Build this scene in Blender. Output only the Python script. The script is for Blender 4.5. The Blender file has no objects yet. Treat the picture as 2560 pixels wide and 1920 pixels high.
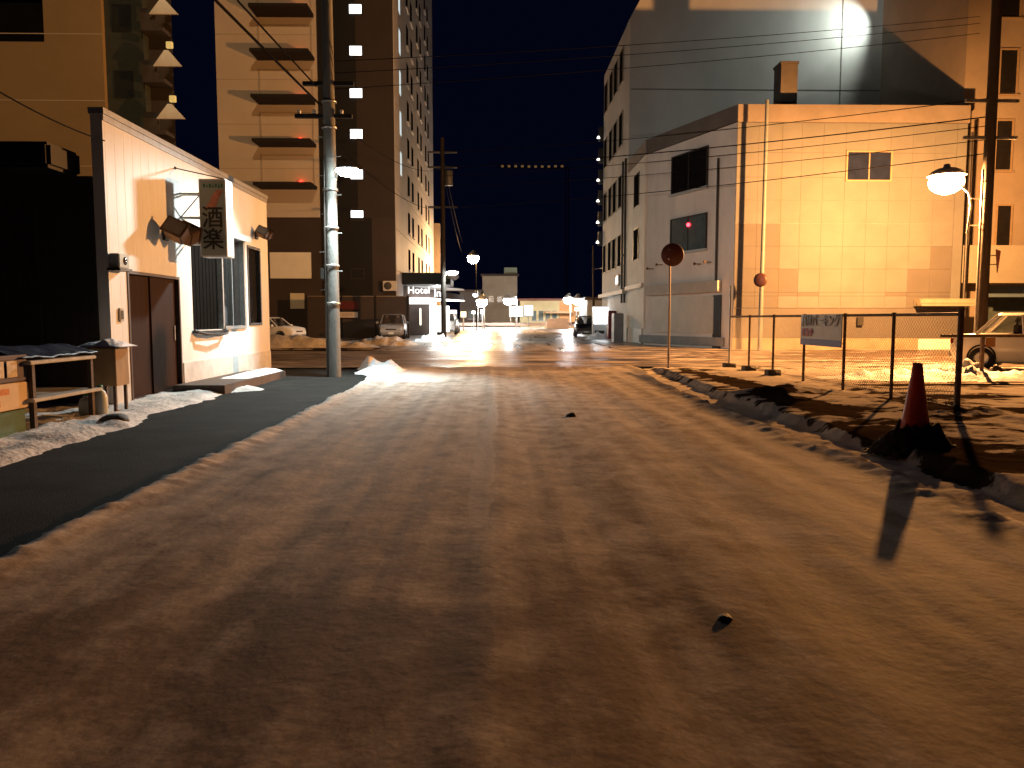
import bpy, bmesh, math, random
from mathutils import Vector, Matrix, Euler, noise
random.seed(7)
S = bpy.context.scene
COL = S.collection
R = math.radians

# ------------------------------------------------------------------ camera
F = 1923.0                      # focal length in photograph pixels (2560 wide)
YAW = math.atan(40 / F)         # road runs along +Y, camera looks a little right of it
PITCH = math.atan(162 / F)      # and a little down
EYE = Vector((0, 0, 1.4))
cd = bpy.data.cameras.new('camera')
cam = bpy.data.objects.new('camera', cd)
COL.objects.link(cam)
cam.location = EYE
cam.rotation_euler = (math.pi / 2 - PITCH, 0, -YAW)
cd.sensor_width = 36
cd.lens = 36 * F / 2560
cd.clip_start = 0.05
cd.clip_end = 3000
S.camera = cam
S.render.resolution_x, S.render.resolution_y = 1024, 768

# ------------------------------------------------------------------ night sky
W = bpy.data.worlds.new('World')
S.world = W
W.use_nodes = True
nt = W.node_tree
bg = nt.nodes['Background']
bg.inputs[0].default_value = (.10, .14, .62, 1)       # clear night sky, deep navy
bg.inputs[1].default_value = 0.0075
S.view_settings.view_transform = 'Standard'
S.view_settings.look = 'None'
S.view_settings.exposure = 0.3
S.view_settings.gamma = 1.0
S.cycles.use_denoising = True
S.cycles.max_bounces = 6
S.cycles.diffuse_bounces = 3
S.cycles.glossy_bounces = 3
S.cycles.caustics_reflective = False
S.cycles.caustics_refractive = False
S.cycles.sample_clamp_indirect = 3.0

# light strengths in one place
K_ORANGE, K_LED = 24500, 90
C_ORANGE = (1.0, 0.425, 0.12)
C_LED = (0.86, 1.0, 0.98)
C_WARM = (1.0, 0.62, 0.25)


def spot(name, loc, target, power, color, angle, blend=0.4, radius=0.15):
    l = bpy.data.lights.new(name, 'SPOT')
    l.energy = power
    l.color = color
    l.spot_size = R(angle)
    l.spot_blend = blend
    l.shadow_soft_size = radius
    o = bpy.data.objects.new(name, l)
    COL.objects.link(o)
    o.location = loc
    o.rotation_euler = (Vector(target) - Vector(loc)).to_track_quat('-Z', 'Y').to_euler()
    return o


# unseen amber spot behind the camera, added to light the hotel and flats
spot('amber_fill_spot', (5, -24, 50), (-20, 55, 16), 52000, (1.0, .61, .30), 33, 0.6, .4)

# ------------------------------------------------------------------ pixel -> world
RM = cam.rotation_euler.to_matrix()


def ray(px, py):
    return RM @ Vector(((px - 1280) / F, -(py - 960) / F, -1))


def PZ(px, py, z=0.0):
    d = ray(px, py)
    return EYE + d * ((z - EYE.z) / d.z)


def PY(px, py, y):
    d = ray(px, py)
    return EYE + d * ((y - EYE.y) / d.y)


def PX(px, py, x):
    d = ray(px, py)
    return EYE + d * ((x - EYE.x) / d.x)


def PL(px, py, a, b):
    """on the vertical plane through ground points a, b"""
    n = Vector((b[1] - a[1], a[0] - b[0], 0))
    d = ray(px, py)
    return EYE + d * ((Vector((a[0], a[1], 0)) - EYE).dot(n) / d.dot(n))


# ------------------------------------------------------------------ materials
MATS = {}


def mat(name, col, rough=0.7, var=0.25, scale=3.0, bump=0.0, bscale=30.0, metal=0.0, spec=0.4, stretch=(1, 1, 1), coat=0.0):
    if name in MATS:
        return MATS[name]
    m = bpy.data.materials.new(name)
    m.use_nodes = True
    n, l = m.node_tree.nodes, m.node_tree.links
    b = n['Principled BSDF']
    b.inputs['Roughness'].default_value = rough
    b.inputs['Metallic'].default_value = metal
    b.inputs['Specular IOR Level'].default_value = spec
    b.inputs['Coat Weight'].default_value = coat
    tc = n.new('ShaderNodeTexCoord')
    mp = n.new('ShaderNodeMapping')
    mp.inputs['Scale'].default_value = stretch
    l.new(tc.outputs['Object'], mp.inputs['Vector'])
    if var > 0:
        nz = n.new('ShaderNodeTexNoise')
        nz.inputs['Scale'].default_value = scale
        nz.inputs['Detail'].default_value = 6
        nz.inputs['Roughness'].default_value = 0.65
        l.new(mp.outputs[0], nz.inputs['Vector'])
        r = n.new('ShaderNodeValToRGB')
        r.color_ramp.elements[0].position = 0.3
        r.color_ramp.elements[1].position = 0.72
        r.color_ramp.elements[0].color = [c * (1 - var) for c in col] + [1]
        r.color_ramp.elements[1].color = [min(1, c * (1 + var * .6)) for c in col] + [1]
        l.new(nz.outputs['Fac'], r.inputs['Fac'])
        l.new(r.outputs['Color'], b.inputs['Base Color'])
    else:
        b.inputs['Base Color'].default_value = (*col, 1)
    if bump > 0:
        bz = n.new('ShaderNodeTexNoise')
        bz.inputs['Scale'].default_value = bscale
        bz.inputs['Detail'].default_value = 4
        l.new(mp.outputs[0], bz.inputs['Vector'])
        bp = n.new('ShaderNodeBump')
        bp.inputs['Strength'].default_value = bump
        bp.inputs['Distance'].default_value = 0.03
        l.new(bz.outputs['Fac'], bp.inputs['Height'])
        l.new(bp.outputs[0], b.inputs['Normal'])
    MATS[name] = m
    return m


def emis(name, col, k):
    if name in MATS:
        return MATS[name]
    m = bpy.data.materials.new(name)
    m.use_nodes = True
    b = m.node_tree.nodes['Principled BSDF']
    b.inputs['Base Color'].default_value = (*[c * .5 for c in col], 1)
    b.inputs['Emission Color'].default_value = (*col, 1)
    b.inputs['Emission Strength'].default_value = k
    MATS[name] = m
    return m


def ground_mat(name, snow, dirt, lo, hi, scale, stretch=(1, 1, 1), rs=0.55, rd=0.22, bump=0.35, rut=None, detail=8, spots=None, spec=.18):
    """packed snow breaking up into bare wet ground; rut = (wavelength, amount) darkens wheel tracks running along Y"""
    m = bpy.data.materials.new(name)
    m.use_nodes = True
    n, l = m.node_tree.nodes, m.node_tree.links
    b = n['Principled BSDF']
    tc = n.new('ShaderNodeTexCoord')
    mp = n.new('ShaderNodeMapping')
    mp.inputs['Scale'].default_value = stretch
    l.new(tc.outputs['Object'], mp.inputs['Vector'])
    nz = n.new('ShaderNodeTexNoise')
    nz.inputs['Scale'].default_value = scale
    nz.inputs['Detail'].default_value = detail
    nz.inputs['Roughness'].default_value = 0.62
    nz.inputs['Distortion'].default_value = 0.3
    l.new(mp.outputs[0], nz.inputs['Vector'])
    fac = nz.outputs['Fac']
    if rut:
        sx = n.new('ShaderNodeSeparateXYZ')
        l.new(tc.outputs['Object'], sx.inputs[0])
        wv = n.new('ShaderNodeTexNoise')
        wv.noise_dimensions = '2D'
        wv.inputs['Scale'].default_value = rut[0]
        wv.inputs['Detail'].default_value = 5
        m2 = n.new('ShaderNodeMapping')
        m2.inputs['Scale'].default_value = (1, 0.022, 1)
        l.new(tc.outputs['Object'], m2.inputs['Vector'])
        l.new(m2.outputs[0], wv.inputs['Vector'])
        mx = n.new('ShaderNodeMix')
        mx.inputs[0].default_value = rut[1]
        l.new(fac, mx.inputs[2])
        l.new(wv.outputs['Fac'], mx.inputs[3])
        fac = mx.outputs[0]
    if spots:
        xyz = n.new('ShaderNodeSeparateXYZ')
        l.new(tc.outputs['Object'], xyz.inputs[0])
        wob = n.new('ShaderNodeTexNoise')
        wob.inputs['Scale'].default_value = 2.6
        wob.inputs['Detail'].default_value = 5
        l.new(tc.outputs['Object'], wob.inputs['Vector'])

        def mth(op, a, b_):
            q = n.new('ShaderNodeMath')
            q.operation = op
            for k_, v_ in enumerate((a, b_)):
                if isinstance(v_, (int, float)):
                    q.inputs[k_].default_value = v_
                else:
                    l.new(v_, q.inputs[k_])
            return q.outputs[0]
        for (cx, cy, rx, ry, amt) in spots:
            u = mth('DIVIDE', mth('SUBTRACT', xyz.outputs[0], cx), rx)
            v = mth('DIVIDE', mth('SUBTRACT', xyz.outputs[1], cy), ry)
            d2 = mth('ADD', mth('MULTIPLY', u, u), mth('MULTIPLY', v, v))
            d2 = mth('ADD', d2, mth('MULTIPLY', mth('SUBTRACT', wob.outputs['Fac'], .5), 2.2))
            mr_ = n.new('ShaderNodeMapRange')
            mr_.interpolation_type = 'SMOOTHSTEP'
            mr_.inputs[1].default_value = .2
            mr_.inputs[2].default_value = 1.3
            mr_.inputs[3].default_value = amt
            mr_.inputs[4].default_value = 0
            l.new(d2, mr_.inputs[0])
            fac = mth('ADD', fac, mr_.outputs[0])
    r = n.new('ShaderNodeValToRGB')
    r.color_ramp.elements[0].position = lo
    r.color_ramp.elements[1].position = hi
    r.color_ramp.elements[0].color = (*dirt, 1)
    r.color_ramp.elements[1].color = (*snow, 1)
    l.new(fac, r.inputs['Fac'])
    # fine speckle of grit
    g = n.new('ShaderNodeTexNoise')
    g.inputs['Scale'].default_value = 42
    g.inputs['Detail'].default_value = 3
    l.new(tc.outputs['Object'], g.inputs['Vector'])
    gm = n.new('ShaderNodeMix')
    gm.data_type = 'RGBA'
    gm.blend_type = 'MULTIPLY'
    gm.inputs[0].default_value = 0.4
    gr = n.new('ShaderNodeValToRGB')
    gr.color_ramp.elements[0].position = 0.3
    gr.color_ramp.elements[0].color = (.55, .5, .46, 1)
    gr.color_ramp.elements[1].position = 0.6
    gr.color_ramp.elements[1].color = (1, 1, 1, 1)
    l.new(g.outputs['Fac'], gr.inputs['Fac'])
    l.new(r.outputs['Color'], gm.inputs[6])
    l.new(gr.outputs['Color'], gm.inputs[7])
    l.new(gm.outputs[2], b.inputs['Base Color'])
    rr = n.new('ShaderNodeMapRange')
    rr.inputs[1].default_value = lo
    rr.inputs[2].default_value = hi
    rr.inputs[3].default_value = rd
    rr.inputs[4].default_value = rs
    l.new(fac, rr.inputs[0])
    l.new(rr.outputs[0], b.inputs['Roughness'])
    b1 = n.new('ShaderNodeTexNoise')
    b1.inputs['Scale'].default_value = 13
    b1.inputs['Detail'].default_value = 8
    l.new(tc.outputs['Object'], b1.inputs['Vector'])
    ad = n.new('ShaderNodeMath')
    ad.operation = 'ADD'
    l.new(b1.outputs['Fac'], ad.inputs[0])
    l.new(fac, ad.inputs[1])
    bp = n.new('ShaderNodeBump')
    bp.inputs['Strength'].default_value = bump
    bp.inputs['Distance'].default_value = 0.05
    l.new(ad.outputs[0], bp.inputs['Height'])
    l.new(bp.outputs[0], b.inputs['Normal'])
    b.inputs['Specular IOR Level'].default_value = spec
    return m


def glass(name, col=(.015, .018, .022), rough=.06):
    return mat(name, col, rough, 0.3, 2.0, spec=0.8)


M_CONC = mat('concrete', (.30, .29, .27), .8, .3, 5, .25, 40)
M_DKMETAL = mat('dark_metal', (.055, .05, .045), .45, .3, 8, .1, 60, .6)
M_GALV = mat('galvanised_steel', (.36, .36, .35), .4, .25, 12, .05, 60, .7)
M_RUST = mat('rusty_post', (.14, .085, .05), .65, .5, 14, .2, 60, .3)
M_CABLE = mat('black_cable', (.008, .008, .009), .95, 0, spec=.02)
M_GLASS = glass('dark_glass')
M_WHITE = mat('white_siding', (.72, .71, .68), .55, .12, 1.6, .05, 50, stretch=(1, 1, .25))
M_BLACK = mat('black_paint', (.012, .012, .013), .5, .3, 6)
M_SNOW = mat('clean_snow', (.78, .79, .82), .6, .12, 5, .5, 18)
M_DSNOW = mat('dirty_snow', (.68, .65, .62), .6, .4, 4, .7, 16)
M_RUBBER = mat('rubber', (.015, .015, .016), .75, .3, 12)
M_CHROME = mat('chrome', (.6, .6, .6), .15, .1, 10, metal=1)


# ------------------------------------------------------------------ mesh builder
class MB:
    def __init__(s):
        s.v, s.f, s.mi, s.sm = [], [], [], []

    def add(s, vs, fs, mi=0, smooth=False):
        o = len(s.v)
        s.v += [Vector(v) for v in vs]
        for f in fs:
            s.f.append([i + o for i in f])
            s.mi.append(mi)
            s.sm.append(smooth)
        return s

    def box(s, a, b, mi=0, rot=None, piv=None):
        x0, x1 = sorted((a[0], b[0])); y0, y1 = sorted((a[1], b[1])); z0, z1 = sorted((a[2], b[2]))
        vs = [Vector(p) for p in ((x0, y0, z0), (x1, y0, z0), (x1, y1, z0), (x0, y1, z0), (x0, y0, z1), (x1, y0, z1), (x1, y1, z1), (x0, y1, z1))]
        if rot is not None:
            c = Vector(piv) if piv else sum(vs, Vector()) / 8
            m = Euler(rot).to_matrix()
            vs = [c + m @ (v - c) for v in vs]
        return s.add(vs, [(0, 3, 2, 1), (4, 5, 6, 7), (0, 1, 5, 4), (1, 2, 6, 5), (2, 3, 7, 6), (3, 0, 4, 7)], mi)

    def bbox(s, a, b, r=0.02, mi=0):
        """box with chamfered vertical and horizontal edges"""
        bm = bmesh.new()
        bmesh.ops.create_cube(bm, size=1)
        a, b = Vector(a), Vector(b)
        c, d = (a + b) / 2, b - a
        for v in bm.verts:
            v.co = Vector((v.co.x * abs(d.x), v.co.y * abs(d.y), v.co.z * abs(d.z))) + c
        bmesh.ops.bevel(bm, geom=bm.edges[:], offset=r, segments=2, affect='EDGES')
        bm.verts.index_update()
        s.add([v.co.copy() for v in bm.verts], [[v.index for v in f.verts] for f in bm.faces], mi)
        bm.free()
        return s

    def tube(s, pts, r, n=10, mi=0, caps=True, smooth=True):
        pts = [Vector(p) for p in pts]
        rs = r if isinstance(r, (list, tuple)) else [r] * len(pts)
        vs, fs = [], []
        up = None
        for i, p in enumerate(pts):
            t = (pts[min(i + 1, len(pts) - 1)] - pts[max(i - 1, 0)]).normalized()
            if up is None:
                up = Vector((0, 0, 1)) if abs(t.z) < .9 else Vector((1, 0, 0))
            a = t.cross(up).normalized()
            b = a.cross(t).normalized()
            up = b
            for k in range(n):
                w = 2 * math.pi * k / n
                vs.append(p + (a * math.cos(w) + b * math.sin(w)) * rs[i])
        for i in range(len(pts) - 1):
            for k in range(n):
                k2 = (k + 1) % n
                fs.append((i * n + k, (i + 1) * n + k, (i + 1) * n + k2, i * n + k2))
        s.add(vs, fs, mi, smooth)
        if caps:
            s.add(vs[:n], [list(range(n))], mi)
            s.add(vs[-n:], [list(range(n - 1, -1, -1))], mi)
        return s

    def lathe(s, prof, c=(0, 0, 0), n=20, mi=0, axis='z', smooth=True):
        vs, fs = [], []
        c = Vector(c)
        for (r, h) in prof:
            for k in range(n):
                w = 2 * math.pi * k / n
                p = Vector((r * math.cos(w), r * math.sin(w), h))
                if axis == 'y':
                    p = Vector((p.x, p.z, p.y))
                elif axis == 'x':
                    p = Vector((p.z, p.x, p.y))
                vs.append(c + p)
        for i in range(len(prof) - 1):
            for k in range(n):
                k2 = (k + 1) % n
                fs.append((i * n + k, i * n + k2, (i + 1) * n + k2, (i + 1) * n + k))
        return s.add(vs, fs, mi, smooth)

    def ball(s, c, r, n=18, m=10, mi=0, sq=(1, 1, 1)):
        prof = [(max(1e-4, r * math.sin(math.pi * i / m)), -r * math.cos(math.pi * i / m)) for i in range(m + 1)]
        o = len(s.v)
        s.lathe(prof, (0, 0, 0), n, mi)
        for i in range(o, len(s.v)):
            v = s.v[i]
            s.v[i] = Vector((v.x * sq[0] + c[0], v.y * sq[1] + c[1], v.z * sq[2] + c[2]))
        return s

    def prism(s, poly, off, mi=0):
        """flat polygon (3d points) extruded by vector off"""
        n = len(poly)
        off = Vector(off)
        vs = [Vector(p) for p in poly] + [Vector(p) + off for p in poly]
        return s.add(vs, [list(range(n - 1, -1, -1)), list(range(n, 2 * n))] + [(i, (i + 1) % n, n + (i + 1) % n, n + i) for i in range(n)], mi)

    def quad(s, a, b, c, d, mi=0):
        return s.add([a, b, c, d], [(0, 1, 2, 3)], mi)

    def build(s, name, m, parent=None, local=False, bevel=0, smooth=False):
        me = bpy.data.meshes.new(name)
        off = Vector()
        if parent is not None and not local:
            p = parent
            while p is not None:
                off += p.location
                p = p.parent
        me.from_pydata([tuple(v - off) for v in s.v], [], s.f)
        ms = m if isinstance(m, (list, tuple)) else [m]
        for q in [k for k in ms if k]:
            me.materials.append(q)
        for p, i, sm in zip(me.polygons, s.mi, s.sm):
            p.material_index = i
            p.use_smooth = sm or smooth
        bm = bmesh.new()
        bm.from_mesh(me)
        bmesh.ops.recalc_face_normals(bm, faces=bm.faces)
        bm.to_mesh(me)
        bm.free()
        o = bpy.data.objects.new(name, me)
        COL.objects.link(o)
        if parent is not None:
            o.parent = parent
        if bevel:
            b = o.modifiers.new('bevel', 'BEVEL')
            b.width = bevel
            b.segments = 2
            b.limit_method = 'ANGLE'
        return o


def tag(o, label, cat, group=None, kind=None):
    o['label'] = label
    o['category'] = cat
    if group:
        o['group'] = group
    if kind:
        o['kind'] = kind
    return o


def thing(name, label, cat, loc=(0, 0, 0), rz=0, group=None):
    o = bpy.data.objects.new(name, None)
    o.empty_display_size = .2
    COL.objects.link(o)
    o.location = loc
    o.rotation_euler = (0, 0, rz)
    return tag(o, label, cat, group)


def structure(o):
    o['kind'] = 'structure'
    return o


def text(body, size, loc, rz, m, parent, name='lettering', ext=.006, align='CENTER', sx=1.0, emb=0.0, local=False):
    cu = bpy.data.curves.new('tmp_text', 'FONT')
    cu.body = body
    cu.size = size
    cu.extrude = ext
    cu.offset = emb
    cu.align_x = align
    cu.align_y = 'CENTER'
    t = bpy.data.objects.new('tmp_text', cu)
    COL.objects.link(t)
    bpy.context.view_layer.update()
    me = bpy.data.meshes.new_from_object(t.evaluated_get(bpy.context.evaluated_depsgraph_get()))
    bpy.data.objects.remove(t)
    off = Vector()
    p = parent
    while p is not None and not local:
        off += p.location
        p = p.parent
    M = Matrix.Translation(Vector(loc) - off) @ Euler((math.pi / 2, 0, rz)).to_matrix().to_4x4() @ Matrix.Diagonal((sx, 1, 1, 1))
    me.transform(M)
    me.materials.clear()
    me.materials.append(m)
    o = bpy.data.objects.new(name, me)
    COL.objects.link(o)
    o.parent = parent
    return o


def children_of(o):
    return list(o.children)


def copy_tree(o, parent=None):
    c = o.copy()
    COL.objects.link(c)
    c.parent = parent
    for ch in children_of(o):
        copy_tree(ch, c)
    return c


def fbm(x, y, sc=1.0, o=4, z=0.0):
    return noise.fractal(Vector((x * sc, y * sc, z)), 0.8, 2.1, o)


def sstep(a, b, x):
    t = min(1, max(0, (x - a) / (b - a)))
    return t * t * (3 - 2 * t)


def grid(name, xs, ys, zf, m, keep=None):
    nx, ny = len(xs), len(ys)
    vs = [(x, y, zf(x, y)) for y in ys for x in xs]
    fs = []
    for j in range(ny - 1):
        for i in range(nx - 1):
            if keep is None or keep((xs[i] + xs[i + 1]) / 2, (ys[j] + ys[j + 1]) / 2):
                fs.append((j * nx + i, j * nx + i + 1, (j + 1) * nx + i + 1, (j + 1) * nx + i))
    me = bpy.data.meshes.new(name)
    me.from_pydata(vs, [], fs)
    me.materials.append(m)
    for p in me.polygons:
        p.use_smooth = True
    if keep is not None:
        bm = bmesh.new()
        bm.from_mesh(me)
        bmesh.ops.delete(bm, geom=[v for v in bm.verts if not v.link_faces], context='VERTS')
        bm.to_mesh(me)
        bm.free()
    o = bpy.data.objects.new(name, me)
    COL.objects.link(o)
    return o


def lin(a, b, n):
    return [a + (b - a) * i / (n - 1) for i in range(n)]


# ================================================================== GROUND
structure(MB().quad((-500, -120, -.09), (500, -120, -.09), (500, 900, -.09), (-500, 900, -.09)).build(
    'ground', ground_mat('snowy_ground', (.42, .39, .36), (.05, .042, .035), .38, .62, .35, rs=.6, rd=.4)))

LEFT_EDGE = lambda y: -2.82 - .35 * sstep(15, 20.5, y) + .07 * fbm(1.3, y, 1.4, 4) + .03 * fbm(7, y, 6, 3)
RIGHT_EDGE = lambda y: 3.5 + .45 * sstep(15, 21, y) + .09 * fbm(4.1, y, 1.1, 4)


def road_z(x, y):
    z = .05
    for c, w, d in ((-1.35, .26, .024), (-.1, .13, -.016), (.62, .24, .02), (1.75, .22, .022), (2.7, .2, .016)):
        cc = c + .12 * math.sin(y * .21 + c * 3) + .05 * fbm(c, y, .5, 2)
        z -= d * math.exp(-((x - cc) / w) ** 2)
    for c, w, d in ((-2.1, .045, .007), (-1.62, .04, .006), (-1.08, .05, .008), (-.62, .04, .006), (.28, .045, .007), (.95, .05, .008), (1.42, .04, .007), (2.1, .05, .008), (2.38, .04, .006), (3.05, .045, .006)):
        cc = c + .05 * math.sin(y * .13 + c * 5)
        z -= d * (.55 + .9 * fbm(c * 3, y, .7, 2)) * math.exp(-((x - cc) / w) ** 2)
    z += .008 * fbm(x, y * .55, 1.1, 3) + .0018 * fbm(x, y, 3.2, 2)
    z += .002 * max(0, fbm(x, y * 1.6, 3.1, 2, 4.0))
    # ploughed lip along the left edge
    e = x - LEFT_EDGE(y)
    z += .05 * math.exp(-((e - .1) / .14) ** 2) * (1 + .6 * fbm(x, y, 7, 3))
    z -= .11 * (1 - sstep(-.05, .06, e))
    e = RIGHT_EDGE(y) - x
    z += .04 * math.exp(-((e - .14) / .15) ** 2) * (1 + .8 * fbm(x, y, 5, 3))
    z -= .12 * (1 - sstep(-.06, .07, e))
    return z


M_ROAD = ground_mat('packed_snow', (.61, .56, .515), (.24, .195, .16), .31, .63, 3.8, (1, .7, 1), .88, .7, .11, (4.2, .30), spec=.025, spots=[(-2.8, 9, .2, 11, .25), (3.42, 9, .14, 9, .2), (0, 1.2, 6, 3.4, -.13), (-.12, 7.0, .10, 2.4, .34), (-.05, 10.6, .08, 1.8, .28), (2.9, 5.2, .08, 2.2, .14), (-2.2, 19.0, 1.6, 2.4, .22), (.3, 21.4, 2.6, 1.3, -.22), (-1.0, 3.0, 1.6, .7, -.07), (1.6, 3.2, .35, 1.2, -.12)])  # the wide near spot paints the dim foreground into the snow colour
ys = [-3 + .055 * i for i in range(455)]
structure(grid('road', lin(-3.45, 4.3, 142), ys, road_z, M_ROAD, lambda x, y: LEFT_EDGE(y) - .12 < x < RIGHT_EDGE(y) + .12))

M_CROSS = ground_mat('slushy_crossing', (.50, .44, .40), (.05, .036, .028), .42, .62, 1.1, (.34, 1.5, 1), .6, .3, .3, spots=[(24, 28, 17, 8, -.16), (-14, 27, 9, 6, -.08)])
structure(grid('cross_street', lin(-60, 60, 300), lin(21.95, 33.2, 60), lambda x, y: .035 + .03 * fbm(x * .4, y, .9, 4), M_CROSS))
M_FAR = ground_mat('far_road_ice', (.55, .50, .46), (.07, .06, .052), .32, .60, .9, (1.6, .22, 1), .42, .2, .25, spec=.5)
structure(grid('far_road', lin(-5.4, 5.6, 40), lin(33.2, 112, 160), lambda x, y: .03 + .03 * fbm(x, y * .4, .8, 3), M_FAR))

# bare asphalt pavement on the left
M_ASPH = mat('damp_asphalt', (.021, .022, .021), .85, .5, 1.6, .5, 90, spec=.12)
structure(grid('pavement', lin(-9.5, -2.5, 60), lin(-4, 21.9, 160), lambda x, y: .0 + .012 * fbm(x, y, .7, 3), M_ASPH))


# churned verge and parking lot on the right
def lot_z(x, y):
    e = x - (4.08 + .10 * fbm(2.2, y, 1.2, 4) + .03 * fbm(5.2, y, 5, 3) + .35 * sstep(14, 21, y))
    rise = sstep(-.05, .09, e)
    z = -.03 + rise * (.125 - .04 * sstep(5.6, 8.2, x))
    z += rise * (.03 * fbm(x, y, 1.1, 3) + .012 * fbm(x, y, 5, 3)) * (1 - .5 * sstep(7, 9, x))
    z += (1 - rise) * (.02 * fbm(x, y, 4, 3))
    z += .12 * math.exp(-(((x - 5.25) / .75) ** 2 + ((y - 13.6) / .55) ** 2)) * (1 + .4 * fbm(x, y, 4, 3))
    z += .05 * math.exp(-(((x - 4.55) / .5) ** 2 + ((y - 11.8) / .9) ** 2))
    z += .10 * math.exp(-(((x - 6.3) / .55) ** 2 + ((y - 10.5) / .35) ** 2)) * (1 + .6 * fbm(x, y, 6, 3))
    z += .05 * math.exp(-((x - 6.9) / .18) ** 2) * (1 + fbm(x, y, 3, 2))
    for c in (8.6, 10.2, 12.4):
        z -= .05 * math.exp(-((y - c - .1 * x) / .2) ** 2) * sstep(6.8, 8, x)
    z *= 1 - .6 * sstep(20.5, 21.9, y)
    return z


def verge_mat():
    m = ground_mat('snow_and_mud', (.62, .56, .50), (.05, .034, .023), .42, .50, 1.7, (.75, 1.5, 1), 1.0, 1.0, .3, spec=0.0, spots=[(4.95, 13, .85, 9, -.035), (4.75, 11.8, .5, 1.7, -.5), (4.85, 6.8, 1.1, .7, -.5), (4.5, 8.6, .5, 1.5, -.15), (5.0, 15.2, .4, 2.6, -.4), (4.9, 18.4, .25, 2.2, -.2), (6.6, 13, .3, 2.5, -.14), (6.3, 10.6, .7, .25, -.3), (8.5, 11.4, 2.5, .22, -.25), (9.5, 13.3, 3.0, .25, -.25), (10, 15.6, 4, .25, -.2), (8.6, 18.3, 2.4, 2.0, .25), (6.2, 16.5, .8, 4.0, .22), (5.3, 12.4, .6, 1.0, .12), (3.8, 12, .3, 10, .4)])  # the two strongest dark spots hold mud and painted shadow together
    return m


M_VERGE = verge_mat()
structure(grid('verge', [3.3 + .06 * i for i in range(80)] + lin(8.15, 40, 90), [2.5 + .075 * i for i in range(260)], lot_z, M_VERGE,
               lambda x, y: x > RIGHT_EDGE(y) - .25 and y < 21.95))

# snow lying along the left wall and at the corner
def strip_z(x, y):
    lim = -4.75 - .42 * sstep(10.2, 11.6, y) + .1 * sstep(12, 15, y) + .12 * fbm(3.3, y, 1.6, 4) + .16 * math.sin(y * 1.1) * sstep(11, 12.5, y) + .5 * sstep(14.5, 15.4, y) - .9 * sstep(15.6, 16.2, y)
    e = lim - x
    return .0 + .06 * sstep(-.06, .25, e) * (1 + .7 * fbm(x, y, 2.6, 4)) - .04 * (1 - sstep(-.1, .0, e))


tag(grid('snow_strip', lin(-9.4, -4.1, 75), lin(2, 16.5, 200), strip_z, M_DSNOW, lambda x, y: strip_z(x, y) > -.03),
    'thin dirty snow lying on the left pavement beside the dark shopfront', 'snow', kind='stuff')


def heap(name, label, cx, cy, rx, ry, h, m=M_SNOW, n=34, seed=0.0, rough=.5, rz=0.0, base=-.03):
    def zf(x, y):
        u, v = (x - cx), (y - cy)
        c, s = math.cos(-rz), math.sin(-rz)
        u, v = (u * c - v * s) / rx, (u * s + v * c) / ry
        d = math.sqrt(u * u + v * v) + .18 * fbm(x + seed, y, 1.6, 3)
        return base + h * max(0, 1 - sstep(.1, 1, d)) * (1 + rough * fbm(x + seed, y, 2.6, 4))
    R_ = max(rx, ry) * 1.25
    o = grid(name, lin(cx - R_, cx + R_, n), lin(cy - R_, cy + R_, n), zf, m, lambda x, y: zf(x, y) > base + .008)
    return tag(o, label, 'snow', kind='stuff')


heap('snow_heap', 'bright white snow heap on the left street corner under the lamp', -2.95, 20.2, .85, 1.35, .26, rough=.9, n=44)
heap('snow_heap', 'small grey snow lump behind the corner heap beside the utility pole', -3.5, 21.5, .42, .5, .34, M_DSNOW, seed=4, base=0)
heap('snow_bank', 'long low snow bank in front of the hotel parking spaces', -10.2, 37.6, 5.6, 1.1, .6, M_DSNOW, 60, 2, .3)
heap('snow_bank', 'snow bank across the side street beyond the white restaurant', -17.5, 35.5, 4.5, 1.0, .55, M_SNOW, 44, 8, .4)
heap('snow_bank', 'rounded pile of snow at the left corner beside the parked wagon', -5.9, 41.0, 2.2, 1.8, .5, M_DSNOW, 40, 3, .3)
heap('snow_heap', 'bluish snow heap at the foot of the far lamp pole', -3.9, 47.5, 1.6, 1.5, .42, M_SNOW, 34, 5, .7)
heap('snow_heap', 'snow heap piled beside the white car in the parking lot', 11.75, 18.9, .7, .55, .34, M_SNOW, 34, 6, .6, base=.02)
heap('snow_heap', 'dark clods of mud and ice heaped behind the parking barrier post', 12.1, 18.2, .4, .35, .24, mat('mud_clods', (.03, .02, .014), .6, .5, 9, .8, 20), 34, 9, .9, base=.02)
heap('snow_heap', 'blue white snow heap at the foot of the bright vending machine', 7.0, 52.2, 1.3, 1.2, .45, M_SNOW, 34, 7, .6)
heap('snow_bank', 'strip of bright snow inside the parking lot behind the chain link fence', 10.2, 17.4, 3.6, 1.2, .22, M_SNOW, 60, 12, .8, base=.03)

# lumps lying on the road
for (px, py, s, lb) in ((1428, 1040, .075, 'dark clod of frozen slush lying alone on the road beyond mid frame'),
                        (1816, 1545, .034, 'small dark frozen lump on the near right of the road')):
    p = PZ(px, py, .05)
    b = MB().ball((p.x, p.y, p.z + .005), s, 16, 8, sq=(1, .9, .5))
    for i, v in enumerate(b.v):
        b.v[i] = v + Vector((1, 1, .6)) * .02 * noise.noise(v * 18)
    tag(b.build('ice_clod', mat('slush_clod', (.03, .022, .016), .7, .4, 30, .4, 50)), lb, 'ice clod', 'frozen clods lying on the road')

# ================================================================== LEFT: WHITE RESTAURANT
WX, WY0, WY1, WH = -6.05, 12.25, 20.75, 4.55
t = thing('white_restaurant', 'low white restaurant with brown door and hanging sign on the left street side', 'building', (-9, 16.5, 0))
rest = t
w = MB()
DY0, DY1, DZ = 12.84, 14.93, 2.2          # door opening
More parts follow.
